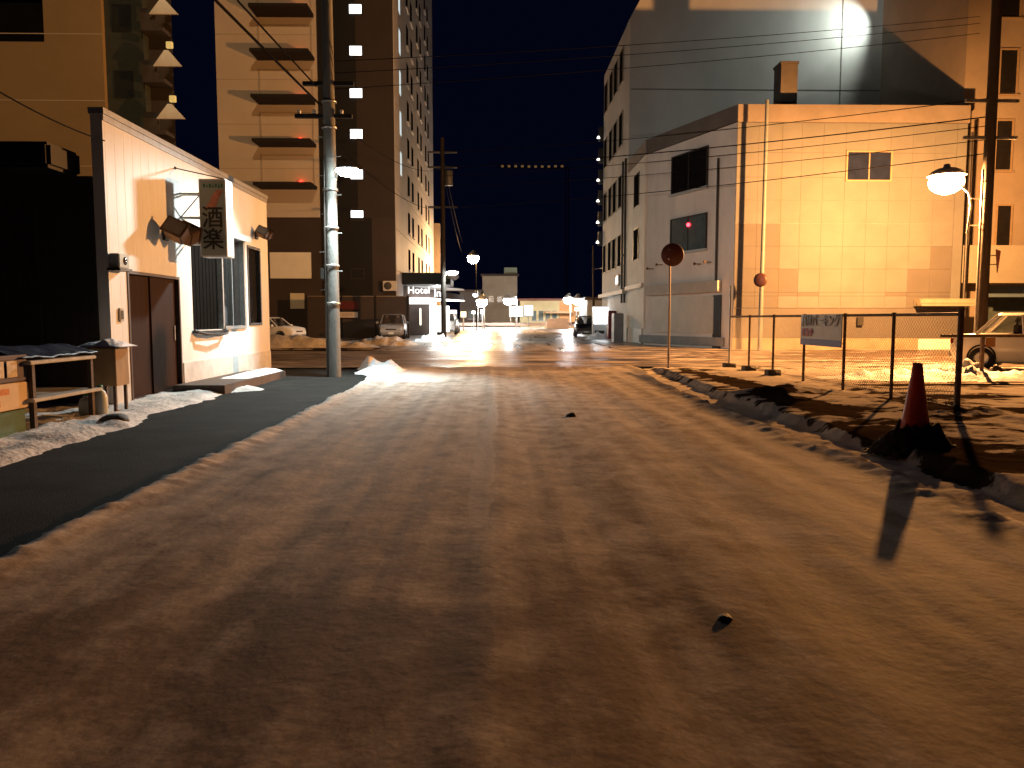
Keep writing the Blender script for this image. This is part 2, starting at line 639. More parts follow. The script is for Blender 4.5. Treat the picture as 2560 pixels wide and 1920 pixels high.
# front wall with openings, 0.18 thick false front
x0, x1 = WX - .18, WX
OPEN = [(DY0, DY1, .06, DZ), (15.55, 18.8, 1.18, 3.25), (19.02, 20.06, 1.25, 3.2)]
yc = WY0
for (a, b, c, d) in OPEN:
    w.box((x0, yc, -.1), (x1, a, WH))
    w.box((x0, a, d), (x1, b, WH))
    if c > .07:
        w.box((x0, a, -.1), (x1, b, c))
    yc = b
w.box((x0, yc, -.1), (x1, WY1, WH))
w.box((-14, WY1 - .18, -.1), (x0, WY1, 3.9))
w.box((-14, WY0 + .02, 3.45), (x0, WY1 - .18, 3.6))
w.box((x0, DY0, -.1), (x1, DY1, .06))


def siding_mat(name, col, pitch=.3, rough=.55, axis='Y', depth=.5):
    m = mat(name, col, rough, .13, 1.6, 0, stretch=(1, 1, .4))
    n, l = m.node_tree.nodes, m.node_tree.links
    tc = n.new('ShaderNodeTexCoord')
    sx = n.new('ShaderNodeSeparateXYZ')
    l.new(tc.outputs['Object'], sx.inputs[0])
    a = n.new('ShaderNodeMath'); a.operation = 'DIVIDE'; a.inputs[1].default_value = pitch
    l.new(sx.outputs[axis], a.inputs[0])
    f = n.new('ShaderNodeMath'); f.operation = 'FRACT'
    l.new(a.outputs[0], f.inputs[0])
    g = n.new('ShaderNodeMath'); g.operation = 'PINGPONG'; g.inputs[1].default_value = .5
    l.new(f.outputs[0], g.inputs[0])
    mr = n.new('ShaderNodeMapRange'); mr.inputs[1].default_value = 0; mr.inputs[2].default_value = .05
    l.new(g.outputs[0], mr.inputs[0])
    bp = n.new('ShaderNodeBump'); bp.inputs['Strength'].default_value = depth; bp.inputs['Distance'].default_value = .01
    l.new(mr.outputs[0], bp.inputs['Height'])
    l.new(bp.outputs[0], n['Principled BSDF'].inputs['Normal'])
    return m


w.build('wall', siding_mat('white_siding_panels', (.66, .65, .62)), t)
MB().box((WX - .2, WY0 - .02, WH), (WX + .035, WY1 + .03, WH + .09)).box((WX + .004, WY0, WH - .1), (WX + .02, WY1, WH - .003)).build('coping', mat('grey_flashing', (.30, .31, .32), .45, .2, 6, metal=.3), t)
MB().box((WX, WY0 + .003, -.05), (WX + .018, DY0 - .06, .52)).box((WX, DY1 + .06, -.05), (WX + .018, WY1, .56)).build('plinth', mat('plinth_sheet', (.52, .51, .49), .6, .25, 3), t)
d = MB()
d.box((WX - .13, DY0 + .05, .06), (WX - .09, (DY0 + DY1) / 2 - .01, DZ - .05))
d.box((WX - .10, (DY0 + DY1) / 2 - .06, .06), (WX - .06, DY1 - .05, DZ - .05))
M_DOOR = mat('brown_door', (.035, .017, .011), .75, .3, 4, .15, 40, spec=.08, stretch=(1, 6, .6))
dr = d.build('door', M_DOOR, t, bevel=.006)
MB().box((WX - .15, DY0, .06), (WX + .015, DY0 + .05, DZ)).box((WX - .15, DY1 - .05, .06), (WX + .015, DY1, DZ)).box((WX - .15, DY0 + .05, DZ - .05), (WX + .015, DY1 - .05, DZ)).box((WX - .16, DY0 + .05, .05), (WX + .02, DY1 - .05, .075)).build('door_frame', mat('bronze_frame', (.06, .035, .026), .45, .2, 8), t)
for k in range(2):
    yy = (DY0 + .14, DY1 - .18)[k]
    MB().box((WX - .085 + .03 * k, yy, 1.0), (WX - .07 + .03 * k, yy + .035, 1.28)).build('door_handle', M_GALV, dr)
# windows
wm = MB().box((WX - .12, 15.55, 1.18), (WX - .09, 17.2, 3.25))
for k in range(9):
    yy = 15.6 + k * .19
    wm.box((WX - .09, yy, 1.2), (WX - .082, yy + .02, 3.23))
M_LATT = mat('dark_lattice', (.006, .005, .0045), .9, .3, 10, spec=.03)
w1 = wm.build('window', M_LATT, t)
w1['label'] = 'dark wooden lattice window under the hanging sign'
MB().tube([(WX + .04, 15.5, 1.17), (WX + .17, 15.75, 1.1), (WX + .2, 16.4, 1.07), (WX + .17, 17.0, 1.1), (WX + .04, 17.25, 1.17)], .035, 8).box((WX, 15.5, 1.12), (WX + .12, 17.25, 1.165)).build('sill', M_BLACK, w1)
w2 = MB().box((WX - .10, 17.22, 1.22), (WX - .085, 18.76, 3.2)).build('window', glass('restaurant_glass', (.02, .02, .02), .04), t)
MB().box((WX - .11, 17.2, 1.18), (WX + .03, 17.27, 3.25)).box((WX - .11, 18.68, 1.18), (WX + .03, 18.8, 3.25)).box((WX - .11, 17.27, 1.18), (WX + .05, 18.68, 1.25)).box((WX - .11, 17.96, 1.25), (WX - .02, 18.01, 3.2)).build('frame', M_GALV, w2)
MB().box((WX - .05, 17.12, 3.25), (WX + .16, 18.88, 3.38), rot=(0, R(12), 0)).build('hood', mat('aluminium_hood', (.62, .63, .64), .35, .15, 6, metal=.5), w2)
# curtain rail and objects behind the glass
MB().box((WX - .6, 17.3, 1.25), (WX - .55, 18.7, 1.75)).build('curtain', mat('pale_curtain', (.42, .38, .32), .9, .3, 12, stretch=(1, 8, 1)), w2)
w3 = MB().box((WX - .10, 19.04, 1.27), (WX - .085, 20.04, 3.18)).build('window', MATS['restaurant_glass'], t)
MB().box((WX - .11, 19.02, 1.25), (WX + .02, 19.08, 3.2)).box((WX - .11, 19.99, 1.25), (WX + .02, 20.06, 3.2)).box((WX - .11, 19.08, 1.25), (WX + .03, 19.99, 1.31)).box((WX - .11, 19.08, 3.13), (WX + .02, 19.99, 3.2)).build('frame', M_DKMETAL, w3)
MB().box((WX - .3, 19.08, 1.3), (WX - .28, 19.99, 2.0)).build('curtain', MATS['pale_curtain'], w3)
MB().box((-13.9, WY0 + .1, -.05), (WX - 1.2, WY1 - .3, .02)).box((WX - 1.25, WY0 + .1, .02), (WX - 1.2, WY1 - .3, 3.4)).build('interior_wall', mat('interior_plaster', (.3, .26, .2), .9, .2, 3), t)
# step platform
st = thing('entrance_step', 'low dark timber step platform with snow on it along the white wall', 'step', (-5.5, 16.4, 0))
MB().bbox((WX + .02, 14.42, -.02), (-5.07, 18.6, .17), .012).build('platform', mat('dark_timber', (.075, .045, .03), .6, .4, 5, .3, 30, stretch=(4, .6, 1)), st)
pf = MB()
sn = grid('snow_cover', lin(WX + .03, -5.09, 18), lin(15.9, 18.55, 48), lambda x, y: .165 + .06 * max(0, (1 - ((x + 5.45) / .34) ** 2)) * sstep(15.9, 16.8, y + .4 * fbm(x, y, 3, 3)) * (1 + .5 * fbm(x, y, 5, 3)), M_SNOW, lambda x, y: True)
sn.parent = st
sn.location = -Vector(st.location)

# hanging sign
sg = thing('hanging_sign', 'tall pale hanging sign with black brush characters projecting from the white restaurant', 'sign', (-5.52, 15.2, 2.6))
SX0, SX1, SY0, SY1, SZ0, SZ1 = -5.65, -5.14, 15.0, 15.4, 2.59, 4.06
MB().bbox((SX0, SY0, SZ0), (SX1, SY1, SZ1), .012).build('case', mat('sign_case', (.66, .66, .66), .5, .1, 5), sg)
MB().box((SX0 + .02, SY0 - .006, SZ0 + .03), (SX1 - .02, SY0 + .003, SZ1 - .03)).build('panel', mat('sign_face', (.30, .33, .28), .35, .12, 2.5), sg)
M_INK = mat('black_ink', (.01, .012, .01), .5, 0)
text('酒', .43, ((SX0 + SX1) / 2, SY0 - .012, 3.31), 0, M_INK, sg, sx=.95, emb=.005)
text('楽', .43, ((SX0 + SX1) / 2, SY0 - .012, 2.9), 0, M_INK, sg, sx=.95, emb=.005)
MB().prism([(-5.53, SY0 - .008, 3.5), (-5.34, SY0 - .008, 3.5), (-5.29, SY0 - .008, 3.64), (-5.18, SY0 - .008, 3.84), (-5.29, SY0 - .008, 3.86), (-5.39, SY0 - .008, 3.75), (-5.45, SY0 - .008, 3.62)], (0, -.005, 0)).build('brush_mark', mat('orange_brush', (.55, .2, .12), .5, .4, 12), sg)
gm = MB()
for k in range(7):
    xx = SX0 + .09 + k * .056
    gm.box((xx, SY0 - .012, 3.9 + .012 * math.sin(k * 2.2)), (xx + .04, SY0 - .006, 3.945 + .02 * math.cos(k * 3.1)))
    gm.box((xx + .013, SY0 - .0125, 3.885), (xx + .024, SY0 - .0065, 3.965))
gm.build('small_lettering', mat('green_ink', (.03, .16, .07), .5, 0), sg)
br = MB()
for zz in (2.85, 3.35, 3.8):
    br.tube([(WX, 15.12, zz), (SX0, 15.12, zz)], .018, 8).tube([(WX, 15.3, zz), (SX0, 15.3, zz)], .018, 8)
br.tube([(WX, 15.12, 3.35), (SX0, 15.12, 3.8)], .014, 8).tube([(WX, 15.12, 3.35), (SX0, 15.12, 2.85)], .014, 8)
br.build('bracket', M_GALV, sg)
a = PX(437, 420, WX)
MB().tube([a, (SX1 - .04, 15.05, SZ1 + .005)], .011, 6).ball(a, .03, 8, 6).build('stay_rod', M_DKMETAL, sg)


def floods(y, z, s, lb):
    r = thing('spotlight_fixture', lb, 'wall lamp', (WX, y, z), 0, 'unlit twin spotlights on the white wall')
    MB().bbox((0, -.09, -.09), (.05, .09, .09), .01).tube([(.04, 0, 0), (.22 * s, 0, .02)], .02, 8).tube([(.2 * s, -.25 * s, .03), (.2 * s, .22 * s, .03)], .016, 8).build('bracket', M_DKMETAL, r, local=True)
    for sy in (-1, 1):
        h = MB().bbox((-.13 * s, -.10 * s, -.14 * s), (.13 * s, .10 * s, .08 * s), .02).bbox((-.15 * s, -.12 * s, .081 * s), (.15 * s, .12 * s, .11 * s), .012)
        o = h.build('lamp_head', mat('bronze_housing', (.14, .09, .06), .3, .3, 10, metal=.6), r, local=True)
        o.location = (.24 * s, .2 * s * sy, .06)
        o.rotation_euler = (R(-62 * sy), R(25), 0)
        g = MB().box((-.12 * s, -.09 * s, .108 * s), (.12 * s, .09 * s, .114 * s)).build('lens', glass('lamp_lens', (.2, .18, .15), .1), o, local=True)
    return r


floods(14.35, 2.92, 1.35, 'large unlit twin spotlight on the white wall left of the hanging sign')
floods(19.75, 3.5, .95, 'small unlit twin spotlight at the far end of the white restaurant wall')
mb_ = thing('meter_box', 'grey electric meter box on the white wall above the brown door corner', 'meter box', (WX + .05, 12.5, 2.3))
MB().bbox((WX, 12.28, 2.2), (WX + .16, 12.62, 2.43), .015).build('case', mat('grey_plastic', (.40, .45, .43), .45, .15, 6), mb_)
MB().box((WX - .02, 12.24, 2.16), (WX + .19, 12.64, 2.2)).build('bracket', M_DKMETAL, mb_)
MB().lathe([(.001, .01), (.06, .008), (.065, 0)], (WX + .16, 12.47, 2.32), 16, axis='x').build('dial', M_GLASS, mb_)
ic = thing('intercom', 'small dark intercom on the white pillar left of the brown door', 'intercom', (WX, 12.56, 1.4))
MB().bbox((WX, 12.5, 1.36), (WX + .035, 12.63, 1.58), .008).build('panel', mat('beige_plastic', (.45, .40, .33), .5, .1, 6), ic)
MB().box((WX + .035, 12.53, 1.4), (WX + .042, 12.6, 1.54)).build('speaker_grille', M_BLACK, ic)

# ---------------------------------------------------------------- dark shop at far left
t = thing('dark_shop', 'unlit dark low shop at the left edge beside the white restaurant', 'building', (-11, 12.6, 0))
w = MB().box((-18, 12.22, -.1), (WX - .19, 12.4, 3.6)).box((-18, 12.4, -.1), (-17.8, 20, 3.6)).box((-17.8, 12.4, 3.5), (WX - .2, 20, 3.595))
w.build('wall', mat('dark_boards', (.03, .024, .02), .7, .35, 4, .3, 12, stretch=(5, 1, .4)), t)
MB().bbox((-18, 11.5, 3.6), (-6.46, 12.38, 3.97), .05).build('awning_box', mat('black_canvas', (.012, .012, .014), .6, .3, 5), t)
b = MB()
for k in range(12):
    b.box((-17.6 + k * .95, 12.18, .1), (-17.6 + k * .95 + .06, 12.22, 3.4))
b.build('batten', MATS['dark_boards'], t)
MB().box((-12.6, 12.16, .05), (-11.2, 12.215, 2.1)).build('door', M_DOOR, t)
# ---------------------------------------------------------------- things in front of it
t = thing('display_table', 'dark outdoor table with pale snowy rails in front of the dark shop', 'table', (-5.75, 10.1, 0))
b = MB().bbox((-6.5, 9.3, .855), (-5.56, 10.82, .90), .01)
b.build('tabletop', mat('snowy_edge_board', (.42, .40, .36), .6, .3, 8), t)
MB().bbox((-6.5, 9.3, .40), (-5.54, 10.9, .445), .01).build('shelf', MATS['snowy_edge_board'], t)
for (x, y) in ((-5.62, 9.4), (-5.62, 10.75), (-6.42, 9.4), (-6.42, 10.75)):
    b = MB().box((x - .03, y - .03, .0), (x + .03, y + .03, .40)).box((x - .028, y - .028, .445), (x + .028, y + .028, .855))
    b.build('leg', MATS['dark_timber'], t)
tarp = grid('tarpaulin', lin(-6.6, -5.6, 20), lin(9.2, 10.95, 40), lambda x, y: .93 + .12 * math.exp(-((x + 6.1) / .35) ** 2) + .03 * fbm(x, y, 3, 3), mat('navy_tarpaulin', (.012, .018, .045), .45, .3, 5, .4, 14))
sm = tarp.modifiers.new('thick', 'SOLIDIFY'); sm.thickness = .02
tag(tarp, 'dark blue tarpaulin spread over the table by the dark shop', 'tarpaulin')
CXF = -5.66          # faces turned to the road
def crate(name, lb, y0, y1, z0, z1, m, cat='crate'):
    x0, x1 = CXF - .36, CXF
    r = thing(name, lb, cat, ((x0 + x1) / 2, (y0 + y1) / 2, z0))
    MB().box((x0, y0, z0), (x1, y0 + .02, z1)).box((x0, y1 - .02, z0), (x1, y1, z1)).box((x0, y0 + .02, z0), (x0 + .02, y1 - .02, z1)).box((x1 - .02, y0 + .02, z0), (x1, y1 - .02, z1)).box((x0 + .02, y0 + .02, z0), (x1 - .02, y1 - .02, z0 + .02)).build('body', m, r)
    for zz in (z0 + .01, z1 - .05):
        MB().box((x1 + .001, y0 - .01, zz), (x1 + .014, y1 + .01, zz + .035)).box((x0, y0 - .012, zz), (x1, y0 - .001, zz + .035)).build('rib', m, r)
    return r


crate('bottle_crate', 'dark green plastic bottle crate at the bottom of the left stack', 8.45, 9.3, .04, .33, mat('green_crate', (.03, .11, .07), .5, .2, 6))
t = thing('cardboard_box', 'orange printed cardboard box between the two bottle crates at the left edge', 'box', (-5.85, 8.9, .34))
MB().bbox((CXF - .38, 8.4, .345), (CXF + .02, 9.36, .655), .008).build('carton', mat('cardboard', (.62, .46, .28), .75, .12, 6), t)
M_OPR = mat('orange_print', (.55, .2, .045), .7, .3, 20)
b = MB()
for k, (z, wd) in enumerate(((.53, .55), (.40, .38))):
    b.box((CXF + .0205, 8.44, z), (CXF + .0225, 8.44 + wd, z + .07))
b.build('print', M_OPR, t)
MB().box((CXF - .2, 8.41, .656), (CXF - .14, 9.35, .659)).build('tape', mat('brown_tape', (.4, .28, .15), .3, .1, 5), t)
r = crate('bottle_crate', 'dark purple plastic bottle crate on top of the orange cardboard box', 8.4, 9.38, .665, .98, mat('purple_crate', (.05, .03, .06), .5, .2, 6))
for k in range(3):
    y = 8.58 + k * .24
    MB().bbox((CXF + .015, y - .09, .725), (CXF + .022, y + .10, .915), .003).build('label_plate', mat('pale_label', (.55, .46, .34), .6, .35, 22), r)
t = thing('wooden_cupboard', 'small brown wooden cupboard with snow on its lid beside the white pillar', 'cupboard', (-5.7, 11.6, 0))
MB().bbox((-5.92, 11.35, .42), (-5.56, 11.75, .98), .008).build('body', mat('brown_ply', (.30, .20, .10), .6, .3, 6, stretch=(1, 1, .3)), t)
for (x, y) in ((-5.89, 11.38), (-5.6, 11.38), (-5.89, 11.7), (-5.6, 11.7)):
    MB().box((x - .02, y - .02, .0), (x + .02, y + .02, .418)).build('leg', MATS['dark_timber'], t)
MB().box((-6.1, 11.28, .985), (-5.46, 11.85, 1.0)).build('lid', MATS['dark_timber'], t)
sn = grid('snow_cover', lin(-6.1, -5.46, 26), lin(11.27, 11.85, 24), lambda x, y: 1.0 + .07 * max(0, 1 - ((x + 5.78) / .32) ** 4) * max(0, 1 - ((y - 11.56) / .29) ** 4) * (1 + .7 * fbm(x, y, 5, 3)), M_SNOW)
sn.parent = t
sn.location = -Vector(t.location)
for k, (x, y, h, lb) in enumerate(((-5.60, 10.95, .42, 'tall whitish plastic jug standing below the table end'), (-5.78, 10.9, .30, 'shorter whitish plastic jug left of the tall jug under the table'))):
    t = thing('plastic_jug', lb, 'jug', (x, y, .05), .3 * k, 'white jugs by the table')
    MB().lathe([(.001, 0), (.085, .005), (.095, .03), (.095, h * .6), (.07, h * .78), (.03, h * .86), (.03, h * .93)], n=18).build('body', mat('milky_plastic', (.50, .52, .45), .4, .15, 8), t, local=True)
    MB().lathe([(.036, h * .92), (.036, h), (.001, h)], n=14).build('cap', mat('green_cap', (.05, .2, .1), .5, 0), t, local=True)
b = MB().ball((-5.05, 10.25, .06), .17, 18, 10, sq=(1.2, .7, .55))
for i, v in enumerate(b.v):
    b.v[i] = v + Vector((1, 1, .5)) * .05 * noise.noise(v * 7)
tag(b.build('stone', mat('dark_stone', (.08, .08, .075), .7, .4, 12, .5, 40)), 'dark stone sunk in the snow by the left pavement', 'stone')

# ================================================================== UTILITY POLES AND LAMPS
def pole(name, lb, x, y, h, r0, r1, m, group=None, lean=(0, 0)):
    r = thing(name, lb, 'utility pole', (x, y, 0), 0, group)
    MB().tube([(0, 0, -.2), (lean[0] * .5, lean[1] * .5, h * .5), (lean[0], lean[1], h)], [r0, (r0 + r1) / 2, r1], 20).build('shaft', m, r, local=True)
    return r


PLX, PLY = -3.95, 18.8
lp = pole('utility_pole', 'concrete utility pole carrying a bright white lamp at the left street corner', PLX, PLY, 11.5, .172, .115, mat('pole_concrete', (.17, .17, .16), .75, .3, 4, .3, 40, stretch=(1, 1, .25)), 'utility poles carrying the street cables')
for z in (1.75, 2.65, 3.55, 4.45, 5.9, 6.5):
    MB().lathe([(.17, z), (.18, z + .01), (.18, z + .05), (.17, z + .06)], (0, 0, 0), 20).build('band', M_GALV, lp, local=True)
for k in range(9):
    z = 2.1 + k * .45
    s = 1 if k % 2 else -1
    MB().tube([(s * .12, -.06, z), (s * .27, -.08, z)], .011, 6).build('step_bolt', M_GALV, lp, local=True)
MB().tube([(-.13, -.14, 0), (-.13, -.14, 2.6), (-.12, -.12, 5.2)], .022, 8).build('conduit', M_DKMETAL, lp, local=True)
MB().bbox((-.25, -.16, 2.35), (-.16, .02, 2.62), .01).build('junction_box', M_DKMETAL, lp, local=True)
for q_ in (((-.8, -.05, 6.15), (.55, .05, 6.24)), ((-.6, -.05, 6.9), (.6, .05, 6.99))):
    MB().box(*q_).build('crossarm', M_DKMETAL, lp, local=True)
b = MB()
for x in (-.7, -.35, .3):
    b.lathe([(.02, 0), (.045, .02), (.03, .05), (.05, .07), (.03, .11), (.001, .12)], (x, 0, 6.24), 12)
b.build('insulator', mat('porcelain', (.6, .6, .58), .2, .05, 4), lp, local=True)


def led_lamp(lb, loc, tip, m_l, m_e, size=1.0, group=None):
    """flat hooded lamp at the end of a short arm"""
    r = thing('street_lamp', lb, 'street lamp', loc, 0, group)
    o = Vector(tip) - Vector(loc)
    MB().tube([(0, 0, 0), (o.x * .3, o.y * .3, o.z + .05), (o.x * .8, o.y * .8, o.z + .06)], .024, 10).lathe([(.03, -.05), (.05, 0), (.03, .05)], (0, 0, 0), 10).build('arm', M_GALV, r, local=True)
    c = o
    MB().ball((c.x, c.y, c.z + .075), .23 * size, 20, 8, sq=(1.1, .75, .28)).build('hood', mat('lamp_hood', (.4, .4, .4), .4, .1, 5, metal=.3), r, local=True)
    MB().ball((c.x, c.y, c.z + .02), .23 * size, 20, 10, sq=(1.2, .8, .42)).build('diffuser', m_l, r, local=True)
    MB().lathe([(.001, c.z - .09 * size), (.17 * size, c.z - .088 * size)], (c.x, c.y, 0), 20).build('led_panel', m_e, r, local=True)
    return r


E_LED = emis('led_light', C_LED, K_LED)
led_lamp('blinding white lamp on the near concrete pole at the left corner', (PLX + .12, PLY - .03, 4.72), (-3.46, 18.36, 4.83), emis('led_lens', C_LED, 40), E_LED, 1.0)

# near spot carries the lamp's light; far spot is added to brighten the chamfer
spot('led_near_lobe', (-3.46, 18.36, 4.68), (-4.5, 16.4, 1.0), 2100, C_LED, 124, .7, .14)
spot('chamfer_fill_spot', (-3.46, 18.42, 4.70), (8.8, 38, 5.0), 4000, (1, .93, .84), 62, .9, .14)

p2 = pole('utility_pole', 'tall dark wooden utility pole beside the hotel entrance across the junction', -3.25, 48, 12.4, .17, .12, mat('dark_pole', (.022, .018, .015), .85, .35, 6, .3, 40, stretch=(1, 1, .2), spec=.1), 'utility poles carrying the street cables')
MB().lathe([(.001, 9.55), (.26, 9.56), (.28, 9.7), (.28, 10.4), (.24, 10.45), (.001, 10.5)], (.35, 0, 0), 16).build('transformer', mat('grey_tank', (.05, .05, .05), .5, .2, 6), p2, local=True)
for z in (8.2, 10.6, 11.5):
    MB().box((-.9, -.05, z), (.9, .05, z + .1)).build('crossarm', M_RUBBER, p2, local=True)
led_lamp('white lamp on the far dark pole in front of the hotel entrance', (-3.1, 47.9, 4.1), tuple(PY(1131, 682, 47.6)), emis('led_lens_far', C_LED, 160), emis('led_light_far', C_LED, 700), 1.35)
MB().tube([(.28, -.1, 0), (.28, -.1, 4.0), (.4, -.15, 4.35)], .05, 8).build('lamp_post', M_GALV, bpy.data.objects['street_lamp.001'], local=False)

# right hand pole with the orange lamp
PRX, PRY = PZ(2447, 900, 0).x / PZ(2447, 900, 0).y * 26.0, 26.0
p3 = pole('utility_pole', 'dark utility pole with the big orange lamp behind the white car', PRX, PRY, 13.5, .20, .15, mat('brown_pole', (.05, .036, .027), .75, .35, 6, .3, 40, stretch=(1, 1, .2)), 'utility poles carrying the street cables')
for z in (7.4, 8.6):
    MB().box((-.9, -.05, z), (.9, .05, z + .1)).build('crossarm', M_GALV, p3, local=True)
MB().tube([(-.24, -.1, 0.2), (-.24, -.1, 6.4)], .04, 10).tube([(-.24, -.1, 6.0), (0, 0, 6.0)], .02, 6).tube([(-.24, -.1, 4.6), (0, 0, 4.6)], .02, 6).build('conduit', M_GALV, p3, local=True)
tip = PY(2366, 448, 26.9)
r = thing('street_lamp', 'blazing orange sodium lamp on a curved arm at the right pole', 'street lamp', (PRX - .2, PRY + .05, 4.9))
o = tip - r.location
hk = [(-.42, -.05, -.6), (-.34, -.05, .3), (-.36, .05, .75), (-.55, .2, 1.0), (o.x * .62, o.y * .62, o.z + .16), (o.x * .9, o.y * .9, o.z + .17)]
MB().tube(hk, .035, 10).tube([(-.40, -.05, -.35), (.05, 0, -.35)], .02, 6).tube([(-.36, -.05, .55), (.05, 0, .55)], .02, 6).build('arm', M_GALV, r, local=True)
MB().lathe([(.06, .52), (.10, .5), (.13, .36), (.30, .36), (.46, .28), (.64, .11), (.62, .11), (.44, .26), (.30, .33), (.001, .36)], o, 24).build('shade', mat('lamp_shade_white', (.55, .53, .5), .4, .15, 5), r, local=True)
b = MB().ball(o - Vector((0, 0, .10)), .56, 24, 14, sq=(1, 1, .74))
b.build('globe', emis('sodium_light', (1, .62, .26), 40), r, local=True)
pl = bpy.data.lights.new('sodium_bulb', 'POINT')
pl.energy, pl.color, pl.shadow_soft_size = K_ORANGE, C_ORANGE, .14
po = bpy.data.objects.new('sodium_bulb', pl)
COL.objects.link(po)
po.location = tip + Vector((0, 0, -.68))

# inverted triangle stop sign seen edge on, on the right pole
t = thing('stop_sign', 'grey back of a triangular stop sign fixed to the right dark pole', 'road sign', (PRX, PRY, 3.0))
c = PY(2490, 655, 26.0)
m3 = Matrix.Rotation(R(48), 3, 'Z')
tri = [Vector((-.42, 0, .36)), Vector((.42, 0, .36)), Vector((0, 0, -.40))]
cen = PY(2495, 652, 25.85)
pts = [cen + m3 @ v for v in tri]
MB().prism(pts, m3 @ Vector((0, .02, 0))).build('plate', mat('sign_back_grey', (.05, .055, .06), .45, .15, 5, metal=.3), t)
fr = [cen + m3 @ (v * .97) - m3 @ Vector((0, .004, 0)) for v in tri]
MB().prism(fr, m3 @ Vector((0, -.004, 0))).build('face', mat('sign_red', (.45, .02, .02), .4, .1, 5), t)
MB().tube([(PRX, PRY, cen.z + .18), cen + Vector((-.05, 0, .18))], .02, 8).tube([(PRX, PRY, cen.z - .12), cen + Vector((-.05, 0, -.12))], .02, 8).build('bracket', M_GALV, t)


# ---------------------------------------------------------------- cables
def cable(a, b, sag, r, lb, group, mid=24):
    a, b = Vector(a), Vector(b)
    pts = [a.lerp(b, i / mid) - Vector((0, 0, sag * 4 * (i / mid) * (1 - i / mid))) for i in range(mid + 1)]
    o = MB().tube(pts, r * .75, 6).build('overhead_cable', M_CABLE)
    return tag(o, lb, 'cable', group)


G1 = 'cables crossing the street between the far and right poles'
for (za, zb, r, lb) in ((11.55, 8.75, .02, 'uppermost of the five cables low across the right white building'),
                        (10.65, 8.15, .03, 'thick dark cable just above the upper corner window'),
                        (10.15, 7.85, .018, 'thin cable crossing the top of the upper corner window'),
                        (9.45, 7.4, .018, 'thin cable crossing the middle of the upper corner window'),
                        (8.2, 6.95, .022, 'lowest cable passing below the upper corner window')):
    cable((-3.25, 48, za), (PRX, PRY, zb), .25, r, lb, G1)
G2 = 'high cables from the near left pole to the right pole'
for (ya, yb, lb) in ((153, 41, 'highest of three thin cables across the tall right block'), (183, 58, 'middle of three thin cables across the tall right block'), (223, 83, 'lowest of three thin cables across the tall right block')):
    cable(PY(838, ya, PLY), PY(2450, yb, PRY), .12, .012, lb, G2)
G3 = 'thick cables along the street above the white restaurant'
cable(PY(800, 262, PLY), Vector((-5.55, -14, 6.55)), .1, .035, 'thicker of two cables slanting across the beige hotel to the left pole', G3)
cable(PY(790, 215, PLY), Vector((-5.25, -14, 6.75)), .1, .026, 'thinner of two cables slanting across the beige hotel to the left pole', G3)
cable(PY(262, 352, 12.3), PY(-60, 195, 8.2), .06, .012, 'single service cable in front of the beige flats at far left', 'service cables')
G4 = 'cables from the near left pole to the far dark pole'
for (z0, z1, lb) in ((6.2, 10.6, 'upper cable from the near concrete pole across the hotel side'), (5.7, 8.2, 'lower cable from the near concrete pole across the hotel side')):
    cable((PLX, PLY, z0), (-3.25, 48, z1), .6, .014, lb, G4)
cable((-3.25, 48, 11.5), (-4.2, 98, 11.0), .5, .03, 'cable running on along the hotel facade past the far pole', 'cables along the far street')
cable((-3.25, 48, 10.6), (-4.2, 98, 9.6), .6, .03, 'lower cable running along the hotel facade past the far pole', 'cables along the far street')

# ================================================================== RIGHT: WHITE CORNER BUILDING (low part)
CA, CB = (7.9, 41.0), (10.55, 34.3)       # chamfered corner wall
BZ = 10.75
t = thing('corner_building', 'cream two storey corner building with chamfered corner lit orange by the right lamp', 'building', (14, 36, 0))
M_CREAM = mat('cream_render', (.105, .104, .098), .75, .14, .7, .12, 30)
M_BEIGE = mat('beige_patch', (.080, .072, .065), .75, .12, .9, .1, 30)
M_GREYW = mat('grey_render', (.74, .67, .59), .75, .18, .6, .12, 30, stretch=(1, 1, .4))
w = MB()
w.prism([(7.9, 46.4, -.1), (7.9, 41, -.1), (7.93, 41, -.1), (7.93, 46.4, -.1)], (0, 0, BZ + .1))
core = [(7.95, 46.4, -.1), (7.95, 41.03, -.1), (10.58, 34.35, -.1), (20.8, 34.35, -.1), (20.8, 46.4, -.1)]
w = MB().prism(core, (0, 0, 10.1))
wall_o = w.build('wall', M_GREYW, t)
# chamfer face: a slab with window openings would be thin, so windows are proud frames with recessed glass
dirc = (Vector((CB[0], CB[1], 0)) - Vector((CA[0], CA[1], 0))).normalized()
nrm = Vector((dirc.y, -dirc.x, 0))       # outward
if nrm.dot(Vector((0, -1, 0))) < 0:
    nrm = -nrm


def on_c(px, py):
    return PL(px, py, CA, CB)


def c_panel(b, px0, py0, px1, py1, d0, d1, mi=0):
    """rectangle on the chamfer wall from two pixel corners"""
    p, q = on_c(px0, py0), on_c(px1, py1)
    z0, z1 = min(p.z, q.z), max(p.z, q.z)
    b.prism([(p.x + nrm.x * d0, p.y + nrm.y * d0, z0), (q.x + nrm.x * d0, q.y + nrm.y * d0, z0), (q.x + nrm.x * d0, q.y + nrm.y * d0, z1), (p.x + nrm.x * d0, p.y + nrm.y * d0, z1)], nrm * (d1 - d0), mi)
    return p, q, z0, z1


